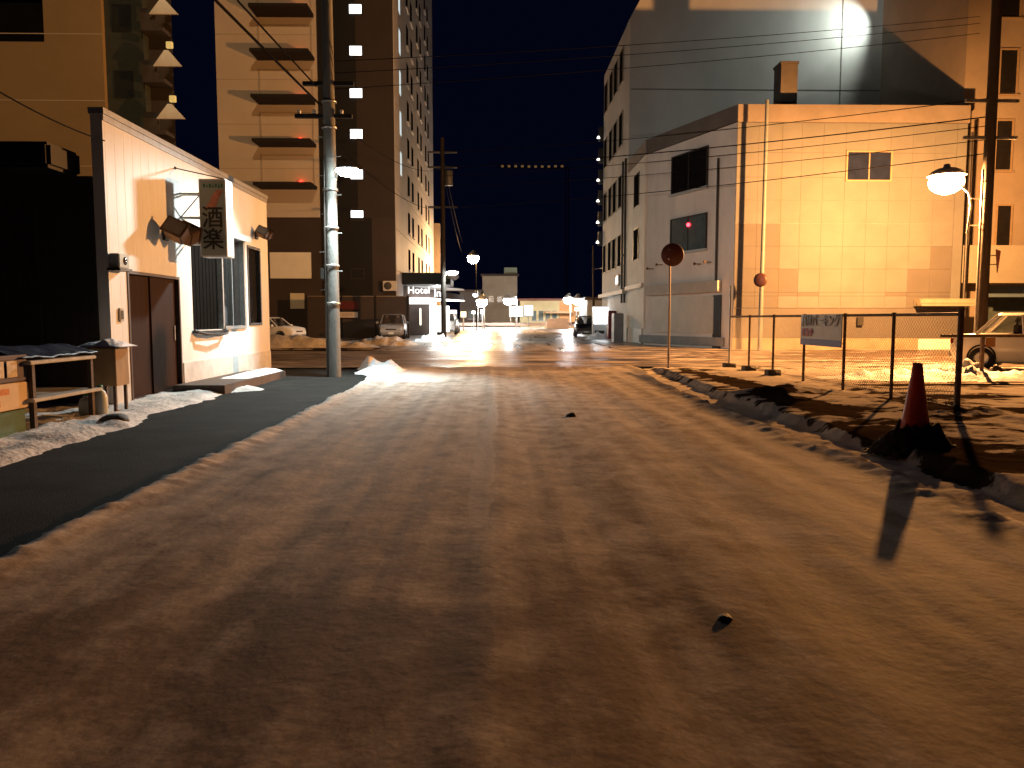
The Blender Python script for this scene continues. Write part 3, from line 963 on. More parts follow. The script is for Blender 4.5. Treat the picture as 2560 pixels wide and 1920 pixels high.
def c_window(px0, py0, px1, py1, gl, lb=None):
    b = MB()
    p, q, z0, z1 = c_panel(b, px0, py0, px1, py1, .012, .02)
    o = b.build('window', gl, t)
    f = MB()
    u = (q - p); u.z = 0; L = u.length; u.normalize()

    def bar(s0, s1, za, zb, d=.06):
        a = p + u * s0
        c = p + u * s1
        f.prism([(a.x, a.y, za), (c.x, c.y, za), (c.x, c.y, zb), (a.x, a.y, zb)], nrm * d)
    for s0, s1, za, zb in ((-.08, 0, z0 - .06, z1 + .06), (L, L + .08, z0 - .06, z1 + .06), (0, L, z1, z1 + .06), (L * .5 - .03, L * .5 + .03, z0, z1)):
        bar(s0, s1, za, zb)
    f.build('frame', M_DKMETAL, o)
    s = MB()
    a, c = p - u * .14, q + u * .14
    s.prism([(a.x, a.y, z0 - .14), (c.x, c.y, z0 - .14), (c.x, c.y, z0 - .02), (a.x, a.y, z0 - .02)], nrm * .14)
    s.build('sill', mat('pale_sill', (.42, .45, .44), .6, .15, 6), o)
    return o


c_window(1683, 396, 1767, 464, mat('night_glass', (.010, .009, .009), 1.0, .3, 2, spec=0))
wl = c_window(1680, 552, 1764, 620, glass('grey_glass', (.10, .13, .13), .10))
p = on_c(1723, 562) + nrm * .05
MB().ball(p, .09, 12, 8).build('alarm_lamp', emis('red_light', (1, .02, .03), 14), wl)
b = MB()
c_panel(b, 1623, 714, 1803, 730, .004, .22)
b.build('shutter_box', mat('pale_box', (.46, .40, .32), .6, .15, 2), t)
b = MB()
p, q, z0, z1 = c_panel(b, 1632, 745, 1784, 834, .004, .02)
u = (q - p).normalized()
u.z = 0
k = 0
zz = z0
while zz < z1 - .08:
    b.prism([(p.x + nrm.x * .02, p.y + nrm.y * .02, zz), (q.x + nrm.x * .02, q.y + nrm.y * .02, zz), (q.x + nrm.x * .02, q.y + nrm.y * .02, zz + .07), (p.x + nrm.x * .02, p.y + nrm.y * .02, zz + .07)], nrm * .018)
    zz += .1
b.build('shutter', mat('shutter_slats', (.58, .52, .42), .5, .12, 2, metal=.1), t)
b = MB()
c_panel(b, 1600, 837, 1810, 866, .004, .06)
b.build('plinth', mat('grey_plinth', (.30, .30, .28), .8, .25, 2), t)
b = MB()
c_panel(b, 1784, 738, 1801, 872, .004, .03)
b.build('side_door', M_DKMETAL, t)
p = on_c(1797, 480)
b = MB().tube([p + nrm * .07 + Vector((0, 0, 1.5)), p + nrm * .07 + Vector((0, 0, -4.3))], .055, 8)
b.build('downpipe', M_DKMETAL, t)
b = MB()
pa, pb = on_c(1632, 673), on_c(1780, 654)
for (px, py) in ((1634, 672), (1657, 662), (1753, 660), (1778, 655)):
    q = on_c(px, py)
    MB().tube([q, q + nrm * .35], .02, 6).ball(q + nrm * .38, .07, 8, 6).build('sign_bracket', M_RUST, t)
# side facade along the street (x = 7.9), second part of the facade, y 41..46.4
MB().box((7.86, 41.02, .9), (7.949, 46.38, 10.0)).build('side_cladding', mat('side_render', (.64, .59, .50), .75, .15, .8, .1, 30), t)
for (za, zb) in ((4.75, 6.4), (7.7, 9.4)):
    o = MB().box((7.845, 42.75, za), (7.858, 44.2, zb)).build('window', MATS['night_glass'], t)
    MB().box((7.83, 42.67, za - .06), (7.859, 42.75, zb + .06)).box((7.83, 44.2, za - .06), (7.859, 44.28, zb + .06)).box((7.83, 42.75, zb), (7.859, 44.2, zb + .06)).build('frame', M_DKMETAL, o)
MB().box((7.72, 41.1, 3.1), (7.859, 46.3, 3.32)).build('lintel_band', mat('pale_box', (.46, .40, .32)), t)
MB().box((7.84, 41.5, .1), (7.949, 44.4, .895)).box((7.9, 41.5, .895), (7.949, 44.4, .9)).build('side_shutter', MATS['shutter_slats'], t)
# front wall panels (y = 34.3)
FX = [10.60, 11.55, 12.60, 13.47, 14.43, 15.42, 16.43, 17.42, 18.40, 19.40, 20.36]
FZ = [1.9, 2.43, 2.60, 3.63, 4.63, 5.63, 6.64, 7.64, 8.7, 9.98]
b = MB()
WINX0, WINX1, WINZ0, WINZ1 = PY(2117, 450, 34.3).x, PY(2224, 450, 34.3).x, PY(2170, 450, 34.3).z, PY(2170, 381, 34.3).z
G = .004
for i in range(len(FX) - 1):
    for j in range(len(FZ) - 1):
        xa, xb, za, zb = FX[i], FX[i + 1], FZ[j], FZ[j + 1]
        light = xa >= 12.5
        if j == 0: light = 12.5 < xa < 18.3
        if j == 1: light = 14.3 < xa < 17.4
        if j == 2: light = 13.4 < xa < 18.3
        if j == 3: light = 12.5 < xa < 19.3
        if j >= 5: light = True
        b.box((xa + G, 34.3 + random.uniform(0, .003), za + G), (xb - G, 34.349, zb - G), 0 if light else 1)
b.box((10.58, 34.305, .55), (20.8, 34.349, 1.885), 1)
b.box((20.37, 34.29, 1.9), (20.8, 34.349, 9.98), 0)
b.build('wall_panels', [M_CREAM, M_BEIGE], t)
MB().box((10.58, 34.26, -.05), (19.0, 34.349, .545)).build('front_plinth', mat('ochre_plinth', (.24, .18, .12), .8, .25, 1.5), t)
o = MB().box((WINX0, 34.275, WINZ0), (WINX1, 34.285, WINZ1)).build('window', glass('blue_glass', (.012, .016, .035), .08), t)
xm = (WINX0 + WINX1) / 2 - .02
MB().box((WINX0 - .07, 34.24, WINZ0 - .07), (WINX0, 34.299, WINZ1 + .07)).box((WINX1, 34.24, WINZ0 - .07), (WINX1 + .07, 34.299, WINZ1 + .07)).box((WINX0, 34.24, WINZ1), (WINX1, 34.299, WINZ1 + .07)).box((WINX0, 34.25, WINZ0 - .07), (WINX1, 34.299, WINZ0)).box((xm, 34.25, WINZ0), (xm + .05, 34.299, WINZ1)).build('frame', mat('bronze_sash', (.22, .16, .10), .5, .15, 5), o)
b = MB().box((10.6, 34.24, 10.0), (20.86, 34.5, BZ)).box((7.86, 41.0, 10.05), (8.2, 46.4, BZ))
q0, q1 = Vector((7.86, 41.0, 0)), Vector((10.585, 34.24, 0))
b.prism([(q0.x, q0.y, 10.05), (q1.x, q1.y, 10.05), (q1.x, q1.y, BZ), (q0.x, q0.y, BZ)], -nrm * .25)
b.build('parapet', mat('parapet_render', (.15, .125, .105), .75, .2, 1), t)
MB().box((12.85, 35.4, 10.0), (13.6, 36.3, 12.85)).box((12.81, 35.36, 12.85), (13.64, 36.34, 12.95)).build('chimney', mat('chimney_render', (.10, .085, .07), .8, .25, 2), t)
MB().box((18.7, 33.6, 1.98), (21.4, 34.24, 2.3)).tube([(18.65, 33.75, 2.14), (21.45, 33.75, 2.14)], .17, 14).build('awning', mat('canvas_roll', (.20, .175, .125), .7, .15, 4), t)
MB().tube([(20.93, 34.2, .2), (20.93, 34.2, 9.6)], .07, 8).build('downpipe', M_DKMETAL, t)
MB().bbox((16.15, 34.13, 1.12), (16.42, 34.25, 1.5), .01).build('meter_case', M_DKMETAL, t)

# slim steel pole with oval traffic mirror in front of the lit wall
t = thing('slim_pole', 'slim leaning steel pole in front of the orange lit wall', 'pole', (11.3, 33.3, 0))
pt = [PY(1899, 872, 33.3), PY(1908, 600, 33.3), PY(1918, 250, 33.3)]
pt[0].z = -.1
MB().tube(pt, [.10, .09, .075], 12).build('shaft', mat('grey_green_paint', (.14, .15, .14), .5, .2, 6), t)
t2 = thing('traffic_mirror', 'dark oval back of a round mirror on the slim pole by the lit wall', 'mirror', tuple(PY(1901, 700, 33.1)))
MB().lathe([(.001, -.05), (.2, -.04), (.3, 0), (.29, .03), (.001, .02)], n=24).build('dish', mat('dark_red_back', (.06, .02, .015), .5, .15, 6), t2, local=True)
t2.children[0].rotation_euler = (0, R(90), R(52))
MB().tube([(0, 0, -.05), (.2, .15, -.05)], .02, 6).build('bracket', M_DKMETAL, t2, local=True)

# ---------------------------------------------------------------- tall block behind
t = thing('office_block', 'tall pale office block with rows of dark windows along the right street side', 'building', (14, 52, 0))
TY0, TY1, TZ = 46.5, 57.4, 19.0
TS = 24.2
w = MB()
w.prism([(7.9, TY0, -.1), (26, TY0, -.1), (26, TY0, 27.0), (12.35, TY0, 27.0), (7.9, TY0, TZ)], (0, TY1 - TY0, 0))
w.build('wall', mat('office_render', (.52, .50, .46), .75, .16, .35, .12, 20, stretch=(1, 1, .5)), t)
for (za, zb) in ((4.8, 6.7), (8.5, 10.4), (12.3, 14.25), (16.15, 18.1)):
    for (ya, yb) in ((48.75, 50.05), (51.0, 52.4), (53.05, 54.4), (55.5, 56.9)):
        o = MB().box((7.868, ya, za), (7.885, yb, zb)).build('window', MATS['night_glass'], t)
        MB().box((7.84, ya - .07, za - .05), (7.897, ya, zb + .05)).box((7.84, yb, za - .05), (7.897, yb + .07, zb + .05)).box((7.83, ya - .07, za - .11), (7.897, yb + .07, za - .052)).box((7.85, ya, zb), (7.897, yb, zb + .05)).build('frame', mat('beige_frame', (.38, .33, .26), .6, .1, 5), o)
b = MB()
for y in (46.9, 47.9):
    b.tube([(7.8, y, 2.4), (7.8, y, 11.0)], .07, 8)
b.build('downpipe', M_DKMETAL, t)
MB().box((7.78, 47.75, 5.25), (7.88, 48.3, 5.42)).build('hopper', M_DKMETAL, t)
MB().box((7.6, TY0 + .02, 2.95), (7.897, TY1, 3.2)).build('canopy_band', MATS['pale_box'], t)
b = MB()
for x in (20.4,):
    b.box((x, TY0 - .012, 10), (x + .06, TY0 - .002, 26.9))
b.box((8, TY0 - .012, 14.9), (22.9, TY0 - .002, 14.95))
b.build('wall_joint', mat('joint_dark', (.16, .15, .13), .8, .1, 4), t)
# little lamps on the end of each floor
for z in (14.9, 13.35, 11.85, 10.35, 8.8, 7.35):
    o = MB().bbox((7.55, TY1 - .05, z - .55), (7.9, TY1 + .15, z + .5), .03).build('end_box', M_DKMETAL, t)
    MB().lathe([(.001, .12), (.05, .1), (.13, -.06), (.001, -.06)], (7.5, TY1 - .15, z - .3), 12).build('lamp', emis('end_light', (1, .95, .85), 2.2), o)
# illuminated small sign panel
o = MB().box((7.80, 49.2, 3.55), (7.897, 50.6, 4.25)).build('signboard', mat('grey_board', (.3, .28, .25), .6, .1, 5), t)
MB().prism([(7.795, 50.3, 3.68), (7.795, 49.5, 3.68), (7.795, 49.5, 4.1), (7.795, 49.75, 4.18), (7.795, 49.8, 3.98), (7.795, 50.05, 4.1), (7.795, 50.3, 3.95)], (-.012, 0, 0)).build('lit_panel', emis('sign_white', (1, 1, 1), 4), o)

# stair tower to its right with the white floodlight
t = thing('stair_tower', 'dim brown stair tower at upper right with a white floodlight at the top', 'building', (30, 44, 0))
MB().box((23.05, 45.35, -.1), (44, 46.48, 30)).build('wall', mat('tower_render', (.34, .30, .25), .8, .2, .4, .1, 25), t)
for (px0, py0, px1, py1) in ((2318, 62, 2348, 38), (2290, 118, 2308, 62), (2312, 210, 2348, 194), (2270, 266, 2304, 236)):
    a, c = PY(px0, py0, 45.3), PY(px1, py1, 45.3)
    MB().prism([(a.x, 45.32, a.z), (c.x, 45.32, a.z + .25), (c.x, 45.32, c.z), (a.x, 45.32, c.z - .3)], (0, .029, 0)).build('opening', MATS['night_glass'], t)
a = PY(2236, 6, 44.2)
MB().tube([(a.x, 45.35, a.z - .2), (a.x, 44.2, a.z - .1)], .03, 8).build('lamp_bracket', M_GALV, t)
MB().prism([(a.x - .35, 44.1, a.z - .3), (a.x + .15, 44.1, a.z - .1), (a.x + .35, 44.1, a.z + .4), (a.x - .2, 44.1, a.z + .2)], (0, .3, 0)).build('floodlight', emis('flood_white', (.92, 1, 1), 6), t)
spot('white_floodlight', (22.7, 45.2, a.z + .3), (8, 46.4, a.z - 5.5), 1900, (.88, 1.0, .93), 116, 1.0, .12)

# right wing with shop
t = thing('right_wing', 'brown building with dark windows and shop canopy at the right edge behind the dark pole', 'building', (27, 37, 0))
MB().box((21.6, 36, 3.0), (46, 44, 26)).box((21.6, 36, -.1), (22.9, 44, 3.0)).box((22.9, 38.5, -.1), (46, 44, 3.0)).build('wall', mat('wing_render', (.20, .16, .12), .8, .2, .5, .1, 25), t)
for (px0, py0, px1, py1) in ((2488, 616, 2527, 515), (2486, 424, 2530, 303), (2497, 232, 2543, 126), (2500, 40, 2552, -60), (2600, 616, 2640, 515)):
    a, c = PY(px0, py0, 36), PY(px1, py1, 36)
    o = MB().box((a.x, 35.97, a.z), (c.x, 35.985, c.z)).build('window', MATS['night_glass'], t)
    MB().box((a.x - .08, 35.93, a.z - .08), (a.x, 35.998, c.z + .08)).box((c.x, 35.93, a.z - .08), (c.x + .08, 35.998, c.z + .08)).box((a.x, 35.93, c.z), (c.x, 35.998, c.z + .08)).box((a.x - .15, 35.88, a.z - .14), (c.x + .15, 35.998, a.z - .082)).build('frame', MATS['bronze_sash'], o)
MB().box((21.2, 34.9, 3.05), (46, 35.995, 4.75)).build('fascia', mat('cream_fascia', (.22, .20, .16), .7, .12, .8), t)
MB().box((23.4, 36.3, 2.45), (46, 36.4, 3.0)).build('shop_sign', mat('teal_board', (.10, .15, .20), .5, .1, 3), t)
MB().box((22.95, 38.3, .1), (46, 38.45, 2.9)).build('shopfront', MATS['grey_glass'], t)

# ================================================================== FENCE, PARKING SIGN, ROAD SIGN, CONE
FXX = 6.5
FYS = [PZ(1827, 1, .06).y] * 7
FYS = [FXX * F / (px - 1240) for px in (1827, 1877, 1938, 2016, 2118, 2242, 2413)]
FT = 1.47
t = thing('chain_link_fence', 'chain link fence with rusty posts along the parking lot on the right', 'fence', (FXX, 15.5, 0))
for i, y in enumerate(FYS):
    r0 = .042 if i == 6 else .028
    top = {0: 2.3, 6: FT + .06}.get(i, FT + .02)
    zb = lot_z(FXX, y)
    o = MB().tube([(FXX, y, zb - .15), (FXX, y, top)], r0, 10).tube([(FXX, y, top), (FXX, y, top + .02)], r0 * 1.25, 10).build('post', M_RUST if i not in (0,) else M_GALV, t)
    if i < 3:
        MB().bbox((FXX - .15, y - .15, zb - .06), (FXX + .15, y + .15, zb + .13), .015).build('concrete_block', mat('dark_block', (.09, .08, .075), .8, .3, 8), o)
b = MB()
for i in range(6):
    b.tube([(FXX, FYS[i] - .05, FT), (FXX, FYS[i + 1] + .05, FT)], .026, 8)
b.build('top_rail', M_RUST, t)
M_WIRE = mat('fence_wire', (.16, .13, .10), .5, .2, 20, metal=.5)
for i in range(6):
    ya, yb = FYS[i + 1] + .05, FYS[i] - .05
    za, zb = .17, FT - .03
    b = MB()
    L, H = yb - ya, zb - za
    s = -H
    while s < L:
        for sg_ in (0, 1):
            p0 = max(0, s); p1 = min(L, s + H)
            if p1 - p0 > .03:
                A, B = (p0, p0 - s), (p1, p1 - s)
                if sg_:
                    A, B = (L - A[0], A[1]), (L - B[0], B[1])
                x = FXX + (.002 if sg_ else -.002)
                b.tube([(x, ya + A[0], za + A[1]), (x, ya + B[0], za + B[1])], .0021, 3, caps=False, smooth=False)
        s += .075
    b.tube([(FXX, ya, za), (FXX, yb, za)], .004, 4)
    o = b.build('wire_mesh', M_WIRE, t)
t = thing('parking_sign', 'faded white parking sign with red and blue marks hung on the chain link fence', 'sign', (FXX - .06, (FYS[3] + FYS[4]) / 2, .86))
ya, yb = FYS[4] - .03, FYS[3] + .02
MB().box((FXX - .075, ya, .87), (FXX - .06, yb, 1.50)).build('board', mat('faded_board', (.48, .46, .40), .5, .2, 3), t)
MB().box((FXX - .079, ya, .87), (FXX - .0755, yb, 1.0)).build('blue_band', mat('blue_paint', (.05, .05, .22), .5, .15, 6), t)
ym = (ya + yb) / 2
M_SGREY = mat('grey_ink', (.19, .18, .18), .5, 0)
text('月極パーキング', .255, (FXX - .082, ym, 1.355), -math.pi / 2, M_SGREY, t, sx=1.0)
text('募集中', .18, (FXX - .082, yb - .36, 1.12), -math.pi / 2, mat('red_ink', (.42, .05, .05), .5, 0), t, name='red_lettering', sx=1.1)
b = MB()
for zz in (.95, 1.42):
    for yy in (ya + .04, yb - .04):
        b.tube([(FXX - .06, yy, zz), (FXX, yy, zz)], .008, 6)
b.build('clip', M_GALV, t)

t = thing('road_sign', 'round dull red road sign on a thin pole at the right street corner', 'road sign', (4.62, 20.5, 0))
c = PY(1681, 637, 20.45)
MB().tube([(4.62, 20.5, -.05), (c.x - .05, 20.5, 1.6), (c.x - .06, 20.5, c.z + .28)], .032, 10).build('pole', mat('orange_white_pole', (.42, .36, .30), .5, .15, 3, metal=.2), t)
MB().lathe([(.001, -.012), (.295, -.012), (.305, 0), (.295, .004), (.001, .004)], (c.x, 20.44, c.z), 32, axis='y').build('disc', mat('dull_red', (.10, .03, .022), .5, .25, 5), t)
b = MB()
for dz in (-.11, .14):
    b.lathe([(.001, -.022), (.018, -.02), (.02, -.011)], (c.x - .10, 20.44, c.z + dz), 10, axis='y')
b.build('bolt', M_CHROME, t)

# traffic cone, frozen into a mound of dirty ice
cp = PZ(2286, 1098, .15)
zc = lot_z(cp.x, cp.y) + .02
M_CONE = mat('cone_plastic', (.50, .05, .018), .5, .25, 4)
t = thing('traffic_cone', 'weathered red traffic cone frozen into dark ice on the right verge', 'traffic cone', (cp.x, cp.y, zc))
CH = (1.4 - (908 - 798) / F * cp.y) - zc
MB().lathe([(.215, -.03), (.175, .02), (.165, .05), (.11, CH * .45), (.058, CH * .86), (.055, CH * .92), (.045, CH), (.001, CH + .003)], n=28).build('body', M_CONE, t, local=True)
MB().bbox((-.24, -.24, -.05), (.24, .24, 0.0), .015).build('base', M_RUBBER, t, local=True)
M_DICE = mat('dirty_ice', (.035, .026, .02), .8, .5, 9, .6, 30, spec=.12)
def mound_z(x, y):
    d = math.hypot((x - cp.x) / .50, (y - cp.y) / .42) + .16 * fbm(x, y, 3.5, 3)
    return zc - .10 + .33 * (1 - sstep(.25, 1.0, d)) * (1 + .35 * fbm(x, y, 8, 3)) - .10 * (1 - sstep(.0, .4, d))
ic = grid('ice_mound', lin(cp.x - .7, cp.x + .7, 70), lin(cp.y - .6, cp.y + .6, 60), mound_z, M_DICE, lambda x, y: mound_z(x, y) > zc - .095)
tag(ic, 'lumpy crust of dark frozen slush around the traffic cone', 'ice mound', kind='stuff')

# low bar barrier in the parking lot
t = thing('barrier_rail', 'low wooden barrier rail on a thin post beside the white car', 'barrier', (11.1, 17.6, 0))
a, c = PY(2352, 839, 17.6), PY(2600, 838, 17.6)
MB().box((a.x, 17.57, a.z - .04), (c.x, 17.63, a.z + .03)).build('rail', M_RUST, t)
pb = PY(2453, 940, 17.65).x
MB().box((pb - .035, 17.63, -.1), (pb + .035, 17.70, a.z + .03)).build('post', M_RUST, t)
MB().box((pb + 1.5, 17.63, -.1), (pb + 1.57, 17.70, a.z + .03)).build('post', M_RUST, t)
MB().box((pb + .05, 17.60, a.z - .26), (pb + .26, 17.628, a.z - .045)).build('hanging_plate', mat('orange_plate', (.30, .13, .04), .6, .2, 8), t)

# ================================================================== VEHICLES
def car(name, lb, loc, rz, L=4.2, Wd=1.68, H=1.46, paint=None, style='sedan', group=None, cat='car'):
    """car along local +x (front at +x)"""
    r = thing(name, lb, cat, loc, rz, group)
    h = Wd / 2
    belt = H * .63
    if style == 'sedan':
        st = [(-L / 2, .34, .80, .80), (-L / 2 + .12, .22, .92, .90), (-L / 2 + .7, .18, belt, .98), (-L * .1, .17, belt, 1.0), (L * .19, .17, belt - .02, 1.0), (L / 2 - .75, .18, .86, .97), (L / 2 - .12, .22, .74, .88), (L / 2, .34, .60, .76)]
        cab = (-L / 2 + .55, L * .22, -L * .24, L * .06)
    elif style == 'wagon':
        st = [(-L / 2, .38, .84, .88), (-L / 2 + .08, .24, belt, .96), (-L * .3, .2, belt, 1.0), (0, .19, belt, 1.0), (L * .22, .19, belt - .02, 1.0), (L / 2 - .7, .2, .95, .97), (L / 2 - .1, .24, .84, .90), (L / 2, .36, .66, .80)]
        cab = (-L / 2 + .06, L * .25, -L / 2 + .22, L * .08)
    else:   # van
        st = [(-L / 2, .36, .9, .92), (-L / 2 + .08, .24, belt, .98), (0, .2, belt, 1.0), (L * .3, .2, belt - .03, 1.0), (L / 2 - .3, .22, belt - .2, .97), (L / 2, .34, .8, .88)]
        cab = (-L / 2 + .05, L * .42, -L / 2 + .12, L * .24)
    vs, fs = [], []
    n = 12
    for (x, z0, zb, k) in st:
        w = h * k
        ring = [(w * .80, z0), (w * .97, z0 + .10), (w, z0 + (zb - z0) * .55), (w * .985, zb - .07), (w * .93, zb - .01), (w * .60, zb + .015)]
        ring = ring + [(-a, b) for a, b in reversed(ring)]
        vs += [(x, a, b) for a, b in ring]
    for i in range(len(st) - 1):
        for k in range(n):
            k2 = (k + 1) % n
            fs.append((i * n + k, i * n + k2, (i + 1) * n + k2, (i + 1) * n + k))
    m = MB().add(vs, fs, 0, True)
    m.add(vs[:n], [list(range(n))]).add(vs[-n:], [list(range(n - 1, -1, -1))])
    m.build('body', paint, r, local=True)
    # greenhouse
    xr, xf, tr, tf = cab
    hb, ht = h * .93, h * .74
    zb, zt = belt - .02, H - .07
    g = MB()
    lo = [(xr, -hb * .86, zb), (xr + .12, -hb, zb), (xf - .25, -hb, zb), (xf, -hb * .8, zb - .02), (xf, hb * .8, zb - .02), (xf - .25, hb, zb), (xr + .12, hb, zb), (xr, hb * .86, zb)]
    hi = [(tr, -ht * .9, zt), (tr + .1, -ht, zt), (tf - .1, -ht, zt), (tf, -ht * .9, zt), (tf, ht * .9, zt), (tf - .1, ht, zt), (tr + .1, ht, zt), (tr, ht * .9, zt)]
    g.add(lo + hi, [(i, (i + 1) % 8, 8 + (i + 1) % 8, 8 + i) for i in range(8)] + [list(range(8, 16))])
    cg = glass('car_glass', (.03, .03, .032), .05)
    cg.node_tree.nodes['Principled BSDF'].inputs['Alpha'].default_value = .42
    go = g.build('window', cg, r, local=True)
    for sx_ in (-.14, .1):
        for sy_ in (-1, 1):
            MB().bbox((L * sx_, sy_ * h * .42 - .22, zb - .06), (L * sx_ + .14, sy_ * h * .42 + .22, zt - .22), .04).bbox((L * sx_ + .02, sy_ * h * .42 - .12, zt - .22), (L * sx_ + .1, sy_ * h * .42 + .12, zt - .05), .03).build('seat', mat('seat_fabric', (.12, .10, .09), .9, .2, 10), r, local=True)
    rf = MB()
    a = [(x * 1.0, y * 1.02, zt) for x, y, z in hi]
    cxm = (tr + tf) / 2
    b2 = [(cxm + (x - cxm) * .86, y * .8, H) for x, y, z in hi]
    rf.add(a + b2, [(i, (i + 1) % 8, 8 + (i + 1) % 8, 8 + i) for i in range(8)] + [list(range(8, 16))], 0, True)
    for s in (-1, 1):
        for (pa, pb, rr) in (((xf - .06, s * hb * .93, zb), (tf - .03, s * ht * .96, zt + .01), .035), ((xr + .07, s * hb * .95, zb), (tr + .06, s * ht * .97, zt + .01), .05), (((xr + xf) / 2, s * hb * 1.0, zb), ((tr + tf) / 2, s * ht * 1.0, zt + .01), .03)):
            rf.tube([pa, pb], rr, 6)
    rf.build('roof', paint, r, local=True)
    wr = .30 if H < 1.7 else .32
    for xx in (-L / 2 + .78, L / 2 - .78):
        for s in (-1, 1):
            o = MB().lathe([(wr * .6, -.09), (wr * .95, -.1), (wr, -.07), (wr, .07), (wr * .95, .1), (wr * .6, .09)], (xx, s * (h - .08), wr), 22, axis='y').build('wheel', M_RUBBER, r, local=True)
            MB().lathe([(.001, s * .09), (wr * .3, s * .092), (wr * .58, s * .07), (wr * .62, s * .088)], (xx, s * (h - .08), wr), 22, axis='y').build('rim', mat('wheel_rim', (.4, .4, .4), .35, .2, 8, metal=.7), o, local=True)
            MB().lathe([(wr * 1.0, -.006), (wr * 1.16, -.006), (wr * 1.16, .006), (wr * 1.0, .006)], (xx, s * (h * .995), wr + .03), 22, axis='y').build('wheel_arch', M_RUBBER, r, local=True)
    fz = st[-1][2]
    for s in (-1, 1):
        MB().bbox((L / 2 - .16, s * h * .42, fz - .10), (L / 2 - .01, s * h * .78, fz + .06), .03).build('headlight', mat('headlight_glass', (.5, .5, .48), .12, .1, 8), r, local=True)
        MB().bbox((-L / 2 + .0, s * h * .55, .68), (-L / 2 + .1, s * h * .86, .84), .02).build('tail_light', mat('tail_red', (.20, .01, .008), .2, .1, 8), r, local=True)
        MB().bbox((L * .17, s * (h + .02), belt - .03), (L * .17 + .1, s * (h + .2), belt + .12), .03).build('mirror', paint, r, local=True)
    MB().bbox((L / 2 - .06, -h * .7, .30), (L / 2 + .03, h * .7, .46), .02).build('front_bumper', mat('bumper_grey', (.2, .2, .2), .5, .1, 5), r, local=True)
    MB().bbox((-L / 2 - .03, -h * .74, .34), (-L / 2 + .06, h * .74, .50), .02).build('rear_bumper', MATS['bumper_grey'], r, local=True)
    MB().box((L / 2 + .031, -.17, .33), (L / 2 + .036, .17, .46)).build('licence_plate', mat('plate_white', (.6, .6, .55), .4, .1, 5), r, local=True)
    MB().box((-L / 2 - .036, -.17, .55), (-L / 2 - .031, .17, .68)).build('licence_plate', MATS['plate_white'], r, local=True)
    MB().bbox((L / 2 - .03, -h * .4, fz - .08), (L / 2 + .005, h * .4, fz + .02), .01).build('grille', M_BLACK, r, local=True)
    return r


P_WHITE = mat('white_car_paint', (.80, .79, .76), .25, .08, 2, coat=.4)
P_SILV = mat('silver_car_paint', (.40, .40, .40), .3, .1, 2, metal=.4, coat=.4)
P_BLACK = mat('black_car_paint', (.012, .012, .014), .2, .1, 2, coat=.5)
c1 = PZ(2387, 930, 0.05)
car('parked_car', 'white sedan parked in the lot beside the right dark pole', (14.5, 20.2, .05), R(-42), 4.0, 1.66, 1.52, P_WHITE)
car('parked_car', 'pale estate car parked in front of the dark hotel wall beside the far lamp pole', (-6.85, 51.5, .12), R(-86), 4.4, 1.72, 1.62, P_SILV, 'wagon')
car('parked_car', 'whitish car half hidden behind the white restaurant end under the hotel wall', (-13.7, 47.5, .04), R(-22), 4.0, 1.66, 1.48, P_WHITE, 'wagon')
car('parked_car', 'black car parked beside the bright vending machine on the right', (6.95, 60, .05), R(-94), 4.3, 1.72, 1.62, P_BLACK, 'wagon')
car('parked_van', 'white van parked at the lit hotel entrance behind the far pole', (-4.15, 66.5, .08), R(-90), 3.6, 1.6, 1.9, P_WHITE, 'van', cat='van')
car('parked_car', 'pale car parked beyond the white van at the hotel entrance', (-4.4, 74, .08), R(-90), 4.2, 1.7, 1.5, P_SILV, 'sedan')

# ================================================================== HOTEL
HX, HY = -7.4, 58.0
t = thing('hotel', 'tall beige hotel with a dark brown base and lit entrance canopy on the left', 'building', (-14, 62, 0))
M_HB = mat('hotel_beige', (.58, .50, .40), .75, .10, .25, .05, 20)
M_HD = mat('hotel_dark_brown', (.045, .032, .026), .7, .2, .5, .1, 20)
M_HK = mat('hotel_black_brown', (.006, .005, .005), .7, .2, .5, .1, 20)
M_HS = mat('hotel_side_tile', (.50, .47, .44), .7, .12, .5, .1, 25)
HXL = PY(543, 250, HY).x
MB().box((HXL, HY, 8.9), (-13.0, HY + 20, 46)).build('wall', M_HB, t)
MB().box((HXL, HY + .1, -.1), (HX - .06, HY + 20, 8.9)).build('base_wall', M_HD, t)
MB().box((-13.0, HY + .15, 8.9), (-10.2, HY + 10, 46)).box((-10.2, HY + .1, 8.9), (HX - .06, HY + 10, 46), 1).build('stair_band', [M_HK, mat('hotel_mid_brown', (.035, .025, .02), .7, .2, .5, .1, 20)], t)
MB().box((-12.9, HY + .02, -.1), (-9.2, HY + .099, 8.9)).build('dark_pier', M_HK, t)
MB().box((HX - .059, HY + .05, -.1), (HX, 93, 46)).build('side_wall', M_HS, t)
b = MB()
z = 12.4
while z < 46:
    b.box((HXL, HY - .012, z), (-13.0, HY - .002, z + .05))
    z += 3.176
b.build('wall_joint', mat('hotel_joint', (.44, .37, .29), .8, .1, 3), t)
E_WIN = emis('white_window', (1, 1, .98), 3.0)
for i, py in enumerate((684, 538, 436, 335, 233, 127, 23)):
    a, c = PY(874 + 5 - i * .9, py + 12, HY + .1), PY(904 + 5 - i * .9, py - 11, HY + .1)
    o = MB().box((a.x, HY + .05, a.z), (c.x, HY + .09, c.z)).build('window', E_WIN, t)
    MB().box((a.x - .06, HY + .0, a.z - .06), (a.x, HY + .098, c.z + .06)).box((c.x, HY + .0, a.z - .06), (c.x + .06, HY + .098, c.z + .06)).box((a.x, HY + .0, c.z), (c.x, HY + .098, c.z + .06)).box((a.x, HY + .0, a.z - .06), (c.x, HY + .098, a.z)).build('frame', M_DKMETAL, o)
